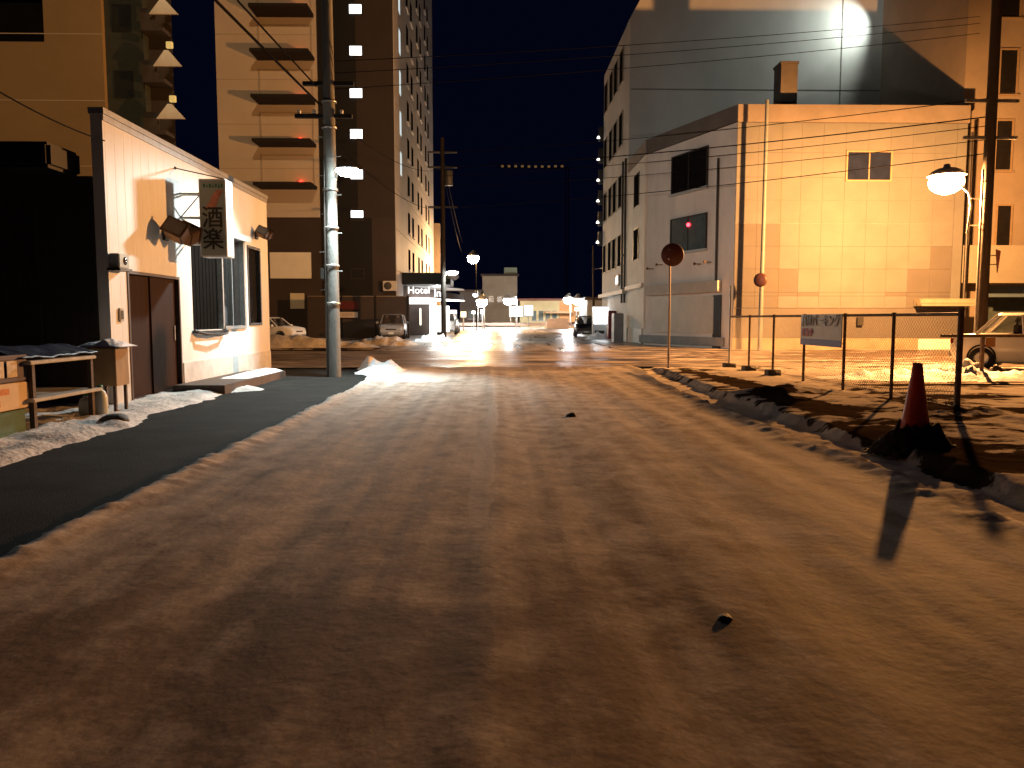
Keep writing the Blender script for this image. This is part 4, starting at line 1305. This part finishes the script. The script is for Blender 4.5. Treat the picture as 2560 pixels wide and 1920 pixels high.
for i, py in enumerate((465, 361, 257, 150, 46)):
    zt = 1.4 + (798 - py) / F * 56.2
    o = MB().box((-17.25, HY - 2.0, zt - .22), (-13.15, HY - .003, zt)).build('balcony', mat('balcony_dark', (.016, .012, .010), .8, .2, 2), t)
    b = MB().box((-17.2, HY - .06, zt + .02), (-17.1, HY - .013, zt + 2.3)).box((-13.4, HY - .06, zt + .02), (-13.3, HY - .013, zt + 2.3)).box((-17.1, HY - .06, zt + 2.2), (-13.4, HY - .013, zt + 2.3))
    b.build('door_surround', MATS['hotel_joint'], o)
    q = PY(746 + (4 - i) * 2 - 2, py - 7, HY - .3)
    MB().ball((q.x, HY - .25, zt + .28), .15, 12, 8).build('emergency_lamp', emis('red_lamp', (1, .03, .015), 5), o)
    MB().tube([(q.x, HY - .25, zt), (q.x, HY - .25, zt + .2)], .04, 8).build('lamp_stem', M_DKMETAL, o)
# blank pale panels on the base
a, c = PY(676, 696, HY), PY(777, 631, HY)
MB().bbox((a.x, HY - .05, a.z), (c.x, HY + .095, c.z), .01).build('blank_panel', mat('panel_white', (.88, .86, .76), .6, .06, 1), t)
a, c = PY(726, 772, HY), PY(760, 733, HY)
MB().bbox((a.x, HY - .02, a.z), (c.x, HY + .095, c.z), .01).build('blank_panel', mat('panel_cream', (.66, .6, .45), .6, .06, 1), t)
# side facade: windows (90 of them) and lit stair slots
ysl = [66, 69.2, 74.2, 77.4, 82.4, 85.6]
for f in range(14):
    z0 = 5.6 + f * 3.07
    for yy in ysl:
        if z0 > 42: continue
        o = MB().box((HX + .002, yy, z0), (HX + .03, yy + 1.35, z0 + 1.7)).box((HX + .002, yy - .1, z0 - .12), (HX + .14, yy + 1.45, z0 - .02), 1).build('window', [MATS['night_glass'], mat('snowy_sill', (.5, .48, .45), .6, .1, 6)], t)
for f in range(9):
    z0 = 12.6 + f * 3.07
    MB().box((HX + .002, 61.0, z0), (HX + .025, 61.9, z0 + 1.75)).build('stair_window', emis('stair_white', (.85, 1, 1), .55), t)
b = MB()
for f in range(13):
    z0 = 5.0 + f * 3.07
    b.box((HX + .001, HY + .2, z0), (HX + .02, 92.9, z0 + .05))
b.build('side_joint', mat('side_joint_grey', (.3, .28, .26), .8, .1, 3), t)
# second floor openings with dark frames
for yy in (65.3, 70, 75, 80, 85):
    o = MB().box((HX + .031, yy, 4.9), (HX + .1, yy + 3.4, 5.05)).box((HX + .031, yy, 2.9), (HX + .1, yy + .12, 4.9)).box((HX + .031, yy + 1.6, 2.9), (HX + .1, yy + 1.72, 4.9)).box((HX + .031, yy + 3.28, 2.9), (HX + .1, yy + 3.4, 4.9)).build('window_frame', M_DKMETAL, t)
    MB().box((HX + .032, yy + .13, 2.9), (HX + .04, yy + 3.27, 4.88)).build('window', MATS['grey_glass'], o)
# entrance canopy
cz = 3.1
b = MB()
cv = []
for i in range(15):
    s = i / 14
    cv.append((HX + .02 + 4.45 * s, 62.0 + 7.5 * (s ** 2.2), 0))
for i in range(14):
    a, c = cv[i], cv[i + 1]
    b.prism([(a[0], a[1], 3.12), (c[0], c[1], 3.12), (c[0], c[1], 4.05 - .04 * i), (a[0], a[1], 4.09 - .04 * i)], (0, .2, 0))
cano = b.build('entrance_canopy', mat('canopy_pale', (.20, .16, .145), .5, .1, 2), t)
b = MB()
b.add([(p[0], p[1] + .21, 4.1) for p in cv] + [(HX + .02, 74, 4.1), (cv[-1][0], 74, 4.1)], [list(range(15)) + [16, 15]])
b.build('canopy_roof', M_BLACK, cano)
b = MB()
b.box((HX + .02, 61.2, 4.15), (-4.0, 66, 5.05)).box((-4.0, 61.6, 4.15), (-3.6, 66, 4.6))
b.build('roof_box', M_BLACK, cano)
b = MB().add([(p[0], p[1] + .25, 3.11) for p in cv] + [(HX + .02, 74, 3.11), (cv[-1][0], 74, 3.11)], [list(range(15)) + [16, 15]])
b.build('lit_soffit', emis('soffit_white', (1, .97, .92), 2.5), cano)
b = MB().box((HX + .05, 61.9, 2.62), (-5.3, 61.99, 3.11))
b.build('light_band', emis('band_white', (1, .98, .95), 4), cano)
text('Hotel', .78, (-6.15, 61.93, 3.68), 0, emis('letter_white', (1, .98, .95), 1.6), cano, ext=.03, emb=.004)
text('Inn', .9, (-4.55, 63.25, 3.5), R(28), MATS['letter_white'], cano, ext=.03, emb=.004)
MB().bbox((-5.35, 62.5, 0), (-4.85, 63.1, 3.1), .03).build('lit_pillar', emis('pillar_white', (1, .98, .96), 4), t)
MB().box((-7.3, 63.5, 0), (-5.45, 63.6, 3.1)).build('dark_screen', M_HD, t)
MB().box((-5.4, 64.6, .35), (-3.9, 64.66, 2.5)).build('entrance_glazing', emis('lobby_light', (1, .95, .88), 3), t)
MB().bbox((-6.25, 63.3, .9), (-6.12, 63.49, 2.3), .03).build('lantern', emis('lantern_light', (1, .95, .8), 1.2), t)
MB().ball((-3.6, 64, 4.9), .55, 16, 10, sq=(1, .6, .55)).build('canopy_snow', M_SNOW, cano)
MB().bbox((-4.75, 61.5, 4.15), (-4.0, 61.58, 4.65), .01).build('teal_panel', emis('teal_glow', (.25, .7, .85), .8), cano)
spot('entrance_light', (-5.0, 67, 2.95), (-4.2, 60, 0), 1500, (1, .95, .88), 140, .5, .4)
# hotel boundary and small things
t = thing('brown_fence', 'dark brown board fence in front of the hotel wall', 'fence', (-10, 55.5, 0))
MB().box((-13.5, 55.5, .0), (-6.2, 55.58, 3.0)).build('board_panel', M_HD, t)
for x in (-13.5, -11, -8.6, -6.3):
    MB().box((x - .05, 55.4, 0), (x + .05, 55.498, 3.08)).build('post', M_HK, t)
MB().box((-13.55, 55.45, 3.001), (-6.15, 55.62, 3.06)).build('cap_rail', mat('fence_cap', (.2, .16, .12), .6, .2, 5), t)
t = thing('air_conditioner', 'white air conditioner outdoor unit high on the dark hotel wall', 'air conditioner', tuple(PY(975, 727, 57.7)))
MB().bbox((-.5, -.16, 0), (.5, .16, .72), .03).build('case', mat('ac_white', (.62, .58, .52), .5, .08, 4), t, local=True)
MB().lathe([(.001, -.175), (.27, -.175), (.29, -.165)], (-.14, 0, .36), 24, axis='y').build('fan_grille', mat('fan_dark', (.06, .055, .05), .5, .2, 20), t, local=True)
MB().box((-.45, -.1, -.05), (-.4, .3, -.001)).box((.4, -.1, -.05), (.45, .3, -.001)).build('bracket', M_GALV, t, local=True)
a, c = PY(862, 773, 55.3), PY(896, 753, 55.3)
t = thing('red_sign', 'dark red square sign on the brown fence right of the near pole', 'sign', (a.x, 55.3, a.z))
MB().box((a.x - 1, 55.33, a.z), (c.x, 55.39, c.z)).build('board', mat('sign_dark_red', (.10, .012, .01), .5, .15, 4), t)
MB().box((a.x - 1.02, 55.325, a.z - .03), (c.x + .02, 55.395, a.z - .001)).build('edge', M_DKMETAL, t)
a, c = PY(862, 794, 55.3), PY(894, 780, 55.3)
t = thing('white_sign', 'pale lettered board just below the dark red sign on the brown fence', 'sign', (a.x, 55.3, a.z))
MB().box((a.x - 1, 55.31, a.z), (c.x, 55.37, c.z)).build('board', mat('sign_pale', (.55, .48, .42), .5, .1, 4), t)
text('駐車場', .26, ((a.x + c.x) / 2 - .3, 55.305, (a.z + c.z) / 2), 0, mat('sign_text_brown', (.35, .28, .24), .6, 0), t)
structure(MB().box((-26, 36.6, -.05), (-5.5, 57.9, .04)).build('hotel_forecourt', ground_mat('forecourt_slush', (.40, .37, .35), (.03, .026, .024), .44, .62, .7, rs=.5, rd=.3)))
# hotel wing beyond, dark, with faint windows
t = thing('narrow_building', 'dark narrow building beyond the hotel at the far left of the street', 'building', (-8, 97, 0))
MB().box((-14, 94, -.1), (-6.75, 104, 12.9)).build('wall', mat('far_brown', (.20, .15, .11), .8, .2, .5), t)
for z in (3.4, 6.4, 9.4):
    for y in (94.8, 97.8, 100.8):
        MB().box((-6.749, y, z), (-6.70, y + 1.3, z + 1.7)).build('window', MATS['night_glass'], t)

# ================================================================== BEIGE FLATS AT FAR LEFT
AY = 36.0
t = thing('beige_flats', 'beige block of flats with green side and lit balcony brackets at far left', 'building', (-24, 38, 0))
XA = PY(256, 100, AY).x
XB = PY(352, 100, AY).x
XC = PY(424, 100, AY + .5).x
wx0, wx1 = PY(-140, 40, AY).x, PY(108, 40, AY).x
wz0, wz1 = PY(50, 104, AY).z, PY(50, -60, AY).z
w = MB()
w.box((-42, AY, -.1), (XA, AY + 4, wz0)).box((wx1, AY, wz0), (XA, AY + 4, wz1)).box((-42, AY, wz1), (XA, AY + 4, 24)).box((-42, AY, wz0), (wx0, AY + 4, wz1)).box((wx0, AY + 1.4, wz0), (wx1, AY + 4, wz1), 1)
w.build('wall', [mat('flats_beige', (.26, .185, .09), .8, .12, .3, .1, 20), M_HK], t)
MB().box((wx0 + .3, AY + 1.2, wz0), (wx1 - .5, AY + 1.35, wz1 - .3)).build('window', MATS['night_glass'], t)
b = MB()
for z in (5.4, 8.3, 11.2, 14.1, 17.0):
    b.box((-42, AY - .01, z), (XA, AY - .001, z + .04))
b.build('wall_joint', MATS['hotel_joint'], t)
MB().box((XA, AY + .25, -.1), (XB, AY + 1.5, 24)).build('green_wall', mat('flats_green', (.035, .043, .034), .8, .3, 1.2, .2, 10), t)
for z in (5.5, 8.5, 11.4, 14.3):
    MB().box((XA + .35, AY + .22, z), (XA + 1.2, AY + .245, z + 1.2)).build('window', glass('faint_glass', (.02, .025, .024), .3), t)
MB().prism([(XB, AY + .8, -.1), (XC, AY + .8, -.1), (XC * 1.26, (AY + .8) * 1.26, -.1), (XB * 1.26, (AY + .8) * 1.26, -.1)], (0, 0, 24.1)).build('balcony_wall', mat('flats_brown', (.05, .04, .032), .8, .3, 1.0, .2, 10), t)
for i, (px, pt_, pb_) in enumerate(((412, 0, 38), (422, 128, 168), (430, 262, 299), (430, 400, 430))):
    q0, q1 = PY(px, pb_, AY - .2), PY(px, pt_, AY - .2)
    o = MB().box((XB + .05, AY - .1, q0.z - .62), (XC - .05, AY + .79, q0.z - .45)).box((XB + .05, AY - .1, q0.z - .45), (XC - .35, AY - .04, q0.z + .35)).build('balcony', MATS['flats_brown'], t)
    wd = .64
    MB().prism([(q0.x - wd, AY - .35, q0.z), (q0.x + wd, AY - .35, q0.z), (q0.x + .05, AY - .35, q1.z), (q0.x - .12, AY - .35, q1.z)], (0, .10, 0)).build('gable_plate', mat('pale_plate', (.55, .48, .36), .6, .1, 4), o)
    MB().bbox((q0.x - .02, AY - .4, q1.z + .08), (q0.x + .26, AY - .25, q1.z + .36), .02).build('lamp_box', emis('amber_box', (1, .75, .25), .35), o)
    if i < 3:
        spot('gable_light', (q0.x + .1, AY - 1.5, q1.z + .25), (q0.x, AY - .35, q0.z + .1), 14, (1, .86, .62), 60, .3, .05)

# ================================================================== FAR END OF THE STREET
structure(MB().box((-70, 112, -.06), (70, 150, .0)).build('far_crossing', M_FAR))
t = thing('guard_rail', 'long white lit guard rail across the far end of the street', 'guard rail', (0, 106, 0))
MB().box((-14, 106, .02), (6.7, 106.3, .30)).build('snow_ledge', M_SNOW, t)
MB().box((-14, 106.35, .5), (20, 106.42, .92)).build('rail', mat('rail_pink', (.45, .36, .33), .5, .1, 3), t)
for k in range(14):
    x = -13 + k * 2.4
    MB().tube([(x, 106.46, 0), (x, 106.46, .9)], .06, 8).build('post', M_GALV, t)
t = thing('concrete_block', 'big plain concrete block standing before the far guard rail', 'concrete block', (8.4, 104, 0))
a, c = PY(1368, 823, 104), PY(1421, 796, 104)
MB().bbox((a.x, 104, 0), (c.x, 105.2, c.z), .05).build('body', mat('pinkish_concrete', (.45, .33, .25), .8, .15, 1.5, .2, 12), t)
MB().box((a.x - .05, 103.97, -.02), (c.x + .05, 103.998, .15)).build('base', M_CONC, t)


def bld(name, lb, x0, x1, y, dep, z, m, wins, wm=None, roof=None, cat='building', z0=-.1):
    r = thing(name, lb, cat, ((x0 + x1) / 2, y, 0))
    MB().box((x0, y, z0), (x1, y + dep, z)).build('wall', m, r)
    MB().box((x0 - .3, y - .3, z), (x1 + .3, y + dep + .3, z + .35)).build('roof', roof or M_HD, r)
    for (xa, xb, za, zb) in wins:
        o = MB().box((xa, y - .04, za), (xb, y - .003, zb)).build('window', wm or MATS['night_glass'], r)
        MB().box((xa - .1, y - .08, za - .15), (xb + .1, y - .003, za - .001)).build('sill', M_CONC, o)
    return r


M_FB = mat('far_beige', (.40, .34, .26), .8, .2, .4, .1, 10)
xa, xb = PY(1206, 700, 132).x, PY(1293, 700, 132).x
zt = PY(1250, 690, 132).z
r = bld('beige_block', 'beige flat roofed block with green corner at the far end of the street', xa, xb, 132, 12, zt, M_FB,
        [(xa + 1.0 + k * 1.5, xa + 1.9 + k * 1.5, 4.3, 5.3) for k in range(3)], MATS['faint_glass'])
MB().box((xb - 2.2, 133, zt + .36), (xb, 138, zt + 1.5)).build('penthouse', mat('pale_green', (.30, .36, .28), .8, .2, .4), r)
r = bld('station_hall', 'long low building with a dark red roof at the far end of the street', PY(1300, 745, 120).x, PY(1466, 745, 120).x, 120, 8, PY(1300, 752, 120).z, mat('hall_cream', (.48, .40, .22), .8, .2, .4),
        [(PY(1330 + 17 * k, 700, 120).x, PY(1341 + 17 * k, 700, 120).x, 1.2, 2.7) for k in range(7)], MATS['grey_glass'], mat('roof_red', (.16, .06, .04), .7, .2, 1))
MB().box((PY(1362, 745, 118).x, 117.5, 2.3), (PY(1432, 745, 118).x, 119.99, 2.6)).build('porch', mat('porch_wood', (.30, .18, .09), .7, .2, 1), r)
MB().box((PY(1400, 745, 119).x, 119.9, .1), (PY(1462, 745, 119).x, 119.98, 4.1)).build('orange_front', mat('orange_wall', (.50, .25, .10), .8, .15, .5), r)
r = bld('dark_house', 'low dark house left of the beige block at the far end', PY(1150, 745, 125).x, PY(1206, 745, 125).x - .2, 125, 8, 5.8, mat('far_dark', (.10, .08, .07), .8, .2, .4), [(-4.5, -3.4, 1.5, 2.8), (-2.6, -2.3, 1.5, 2.8)], MATS['grey_glass'])
r = bld('grey_shed', 'plain grey shed beside the bright vending machine at the far right', PY(1468, 745, 100).x, PY(1520, 745, 100).x, 100, 8, 3.9, mat('shed_grey', (.22, .24, .26), .7, .2, .6), [(13.0, 14.0, 1.2, 2.4)], MATS['grey_glass'])
# the row of amber lights high up: lamps along the boom of a distant mast
za = PY(1330, 414, 330).z
x0, x1 = PY(1250, 414, 330).x, PY(1412, 414, 330).x
t = thing('boom_crane', 'distant dark boom carrying a row of ten amber lamps high in the night sky', 'crane', (x1 + 1, 330.5, 0))
M_TB = mat('boom_black', (.004, .004, .006), .9, .1, .1, spec=.02)
MB().box((x0 - 1, 330.4, za - .9), (x1 + 2, 330.8, za - .5)).build('boom', M_TB, t)
b = MB()
for k in range(4):
    b.tube([(x1 + .5 + (k % 2) * 1.2, 330.6 + (k // 2) * 1.2, 0), (x1 + .5 + (k % 2) * 1.2, 330.6 + (k // 2) * 1.2, za - .9)], .12, 6)
for k in range(int(za / 2.4)):
    b.tube([(x1 + .5, 330.6, k * 2.4), (x1 + 1.7, 330.6, k * 2.4 + 2.4)], .06, 4)
b.build('mast', M_TB, t)
for k in range(10):
    p = PY(1256 + k * 16.6, 415.5 + (.8 if 3 < k < 8 else 0), 330)
    MB().bbox((p.x - .55, 329.8, p.z - .42), (p.x + .55, 330.38, p.z + .42), .1).build('boom_lamp', emis('amber_row', (1, .55, .18), .10), t)


def far_lamp(px, py, y, rad, me, lb, base=0.0, pole_r=.09, group=None, post=None):
    p = PY(px, py, y)
    r = thing('street_lamp', lb, 'street lamp', (p.x, y, base), 0, group)
    h = p.z - base
    b = MB().tube([(.35, 0, 0), (.35, 0, h + .3), (.28, 0, h + rad + .25), (0, 0, h + rad + .18)], pole_r, 8)
    b.build('pole', post or M_GALV, r, local=True)
    MB().lathe([(.05, h + rad + .25), (rad * .9, h + rad * .6), (rad * 1.05, h + rad * .3), (.001, h + rad * .75)], n=16).build('hood', M_GALV, r, local=True)
    MB().ball((0, 0, h), rad, 16, 10).build('globe', me, r, local=True)
    return r


E_ORF = emis('sodium_far', (1, .55, .22), 1100)
E_WHF = emis('white_far', (1, .98, .95), 220)
E_WHD = emis('white_dim', (.95, 1, 1), 16)
far_lamp(1183, 645, 87, .62, E_ORF, 'orange street lamp hanging over the far street beside the hotel', group='lamps along the far street', post=M_CABLE, pole_r=.05)
far_lamp(1204, 754, 100, .72, E_WHF, 'largest white lamp at the far end left of the beige block', group='lamps along the far street')
far_lamp(1188, 737, 108, .32, E_WHD, 'small white lamp just left of and above the largest far lamp', group='lamps along the far street')
far_lamp(1270, 751, 108, .64, E_WHF, 'left of the two touching white lamps beside the lit billboard', group='lamps along the far street')
far_lamp(1286, 753, 110, .44, E_WHD, 'right of the two touching white lamps beside the lit billboard', group='lamps along the far street')
far_lamp(1420, 749, 110, .62, E_WHF, 'left lamp of the pair above the long low red roofed building', group='lamps along the far street')
far_lamp(1443, 751, 108, .64, E_WHF, 'right lamp of the pair above the long low red roofed building', group='lamps along the far street')

def billboard(px0, py0, px1, py1, y, me, lb, name='lit_sign'):
    a, c = PY(px0, py1, y), PY(px1, py0, y)
    r = thing(name, lb, 'sign', ((a.x + c.x) / 2, y, 0))
    MB().bbox((a.x, y, a.z), (c.x, y + .3, c.z), .03).build('case', M_GALV, r)
    MB().box((a.x + .06, y - .012, a.z + .06), (c.x - .06, y - .002, c.z - .06)).build('panel', me, r)
    xm = (a.x + c.x) / 2
    MB().tube([(xm, y + .15, 0), (xm, y + .15, a.z)], .08, 8).build('post', M_GALV, r)
    return r


billboard(1273, 765, 1307, 792, 104, emis('bill_white', (1, 1, 1), 6), 'blinding white billboard at the far end of the street')
billboard(1309, 762, 1334, 791, 106, emis('bill_dim', (.85, .95, 1), .75), 'dimmer pale lit board right of the blinding billboard')
billboard(1151, 778, 1166, 794, 96, emis('bill_mint', (.7, 1, .9), .9), 'small mint green lit sign beyond the hotel entrance')
billboard(1179, 777, 1189, 785, 108, emis('bill_white', (1, 1, 1), 6), 'tiny white lit sign left of the largest far lamp post')
billboard(1201, 774, 1211, 784, 101.5, emis('bill_white', (1, 1, 1), 6), 'tiny white lit sign just under the largest far lamp')
billboard(1118, 774, 1142, 800, 80, emis('bill_red', (1, .75, .7), 3), 'white shop sign with red edge behind the far dark pole')
billboard(1436, 768, 1447, 778, 117, emis('bill_warm', (1, .75, .4), 3), 'small warm lit sign on the orange building front')
# tall thin pole at right end
t = thing('tall_pole', 'thin tall dark pole beyond the office block at the right of the far street', 'utility pole', tuple(PZ(1484, 826, 0)))
p = PZ(1484, 826, 0)
MB().tube([(0, 0, -.1), (-.15, 0, PY(1480, 615, p.y).z)], [.16, .11], 10).build('shaft', mat('dark_pole', (.06, .05, .04)), t, local=True)
MB().tube([(0, 0, 7.6), (.9, 0, 7.75)], .04, 6).lathe([(.001, 7.82), (.28, 7.76), (.3, 7.68), (.001, 7.7)], (1.0, 0, 0), 12).build('lamp_arm', M_GALV, t, local=True)

# ================================================================== ALONG THE RIGHT FACADE
def vending(name, lb, px0, px1, y, h, body, lit=None, dep=.75):
    a, c = PY(px0, 820, y), PY(px1, 820, y)
    r = thing(name, lb, 'vending machine', ((a.x + c.x) / 2, y, .1))
    MB().bbox((a.x, y, .1), (c.x, y + dep, h), .03).build('body', body, r)
    if lit:
        MB().box((a.x + .04, y - .02, h * .47), (c.x - .06, y - .003, h - .06)).build('display', lit, r)
    MB().box((a.x + .12, y - .015, .35), (c.x - .25, y - .003, .6)).build('dispensing_slot', M_BLACK, r)
    MB().box((c.x - .055, y - .018, .8), (c.x - .015, y - .003, h * .47 - .05)).build('coin_panel', lit or M_GALV, r)
    return r


vending('vending_machine', 'vending machine with a glaring white display at the foot of the office block', 1483, 1520, 54.6, 2.3, mat('vend_white', (.55, .55, .57), .4, .1, 4), emis('vend_light', (.93, .97, 1), 7))
vending('vending_machine', 'dark red vending machine right of the glaring white one', 1521, 1545, 50.5, 1.95, mat('vend_red', (.16, .015, .015), .4, .1, 4), None)
t = thing('grey_cabinet', 'grey metal cabinet on the pavement between red vending machine and shutter', 'cabinet', (7.2, 46.2, 0))
a, c = PY(1535, 820, 45.4), PY(1559, 820, 45.4)
MB().bbox((a.x, 45.4, .02), (c.x, 46.4, 1.75), .03).build('body', mat('cabinet_grey', (.22, .21, .22), .5, .15, 4), t)
MB().box((a.x + .05, 45.38, .1), ((a.x + c.x) / 2 - .01, 45.398, 1.65)).box(((a.x + c.x) / 2 + .01, 45.38, .1), (c.x - .05, 45.398, 1.65)).build('door', MATS['cabinet_grey'], t)
structure(grid('right_pavement', lin(5.6, 60, 60), lin(33.2, 112, 80), lambda x, y: .05 + .02 * fbm(x, y, .6, 3), ground_mat('icy_pavement', (.40, .34, .29), (.06, .045, .035), .38, .6, .8, rs=.5, rd=.25)))
structure(grid('left_pavement', lin(-7.4, -5.4, 10), lin(38, 112, 80), lambda x, y: .06 + .02 * fbm(x, y, .6, 3), MATS.get('x') or ground_mat('icy_left_pavement', (.42, .38, .36), (.06, .05, .045), .38, .6, .8, rs=.5, rd=.25)))
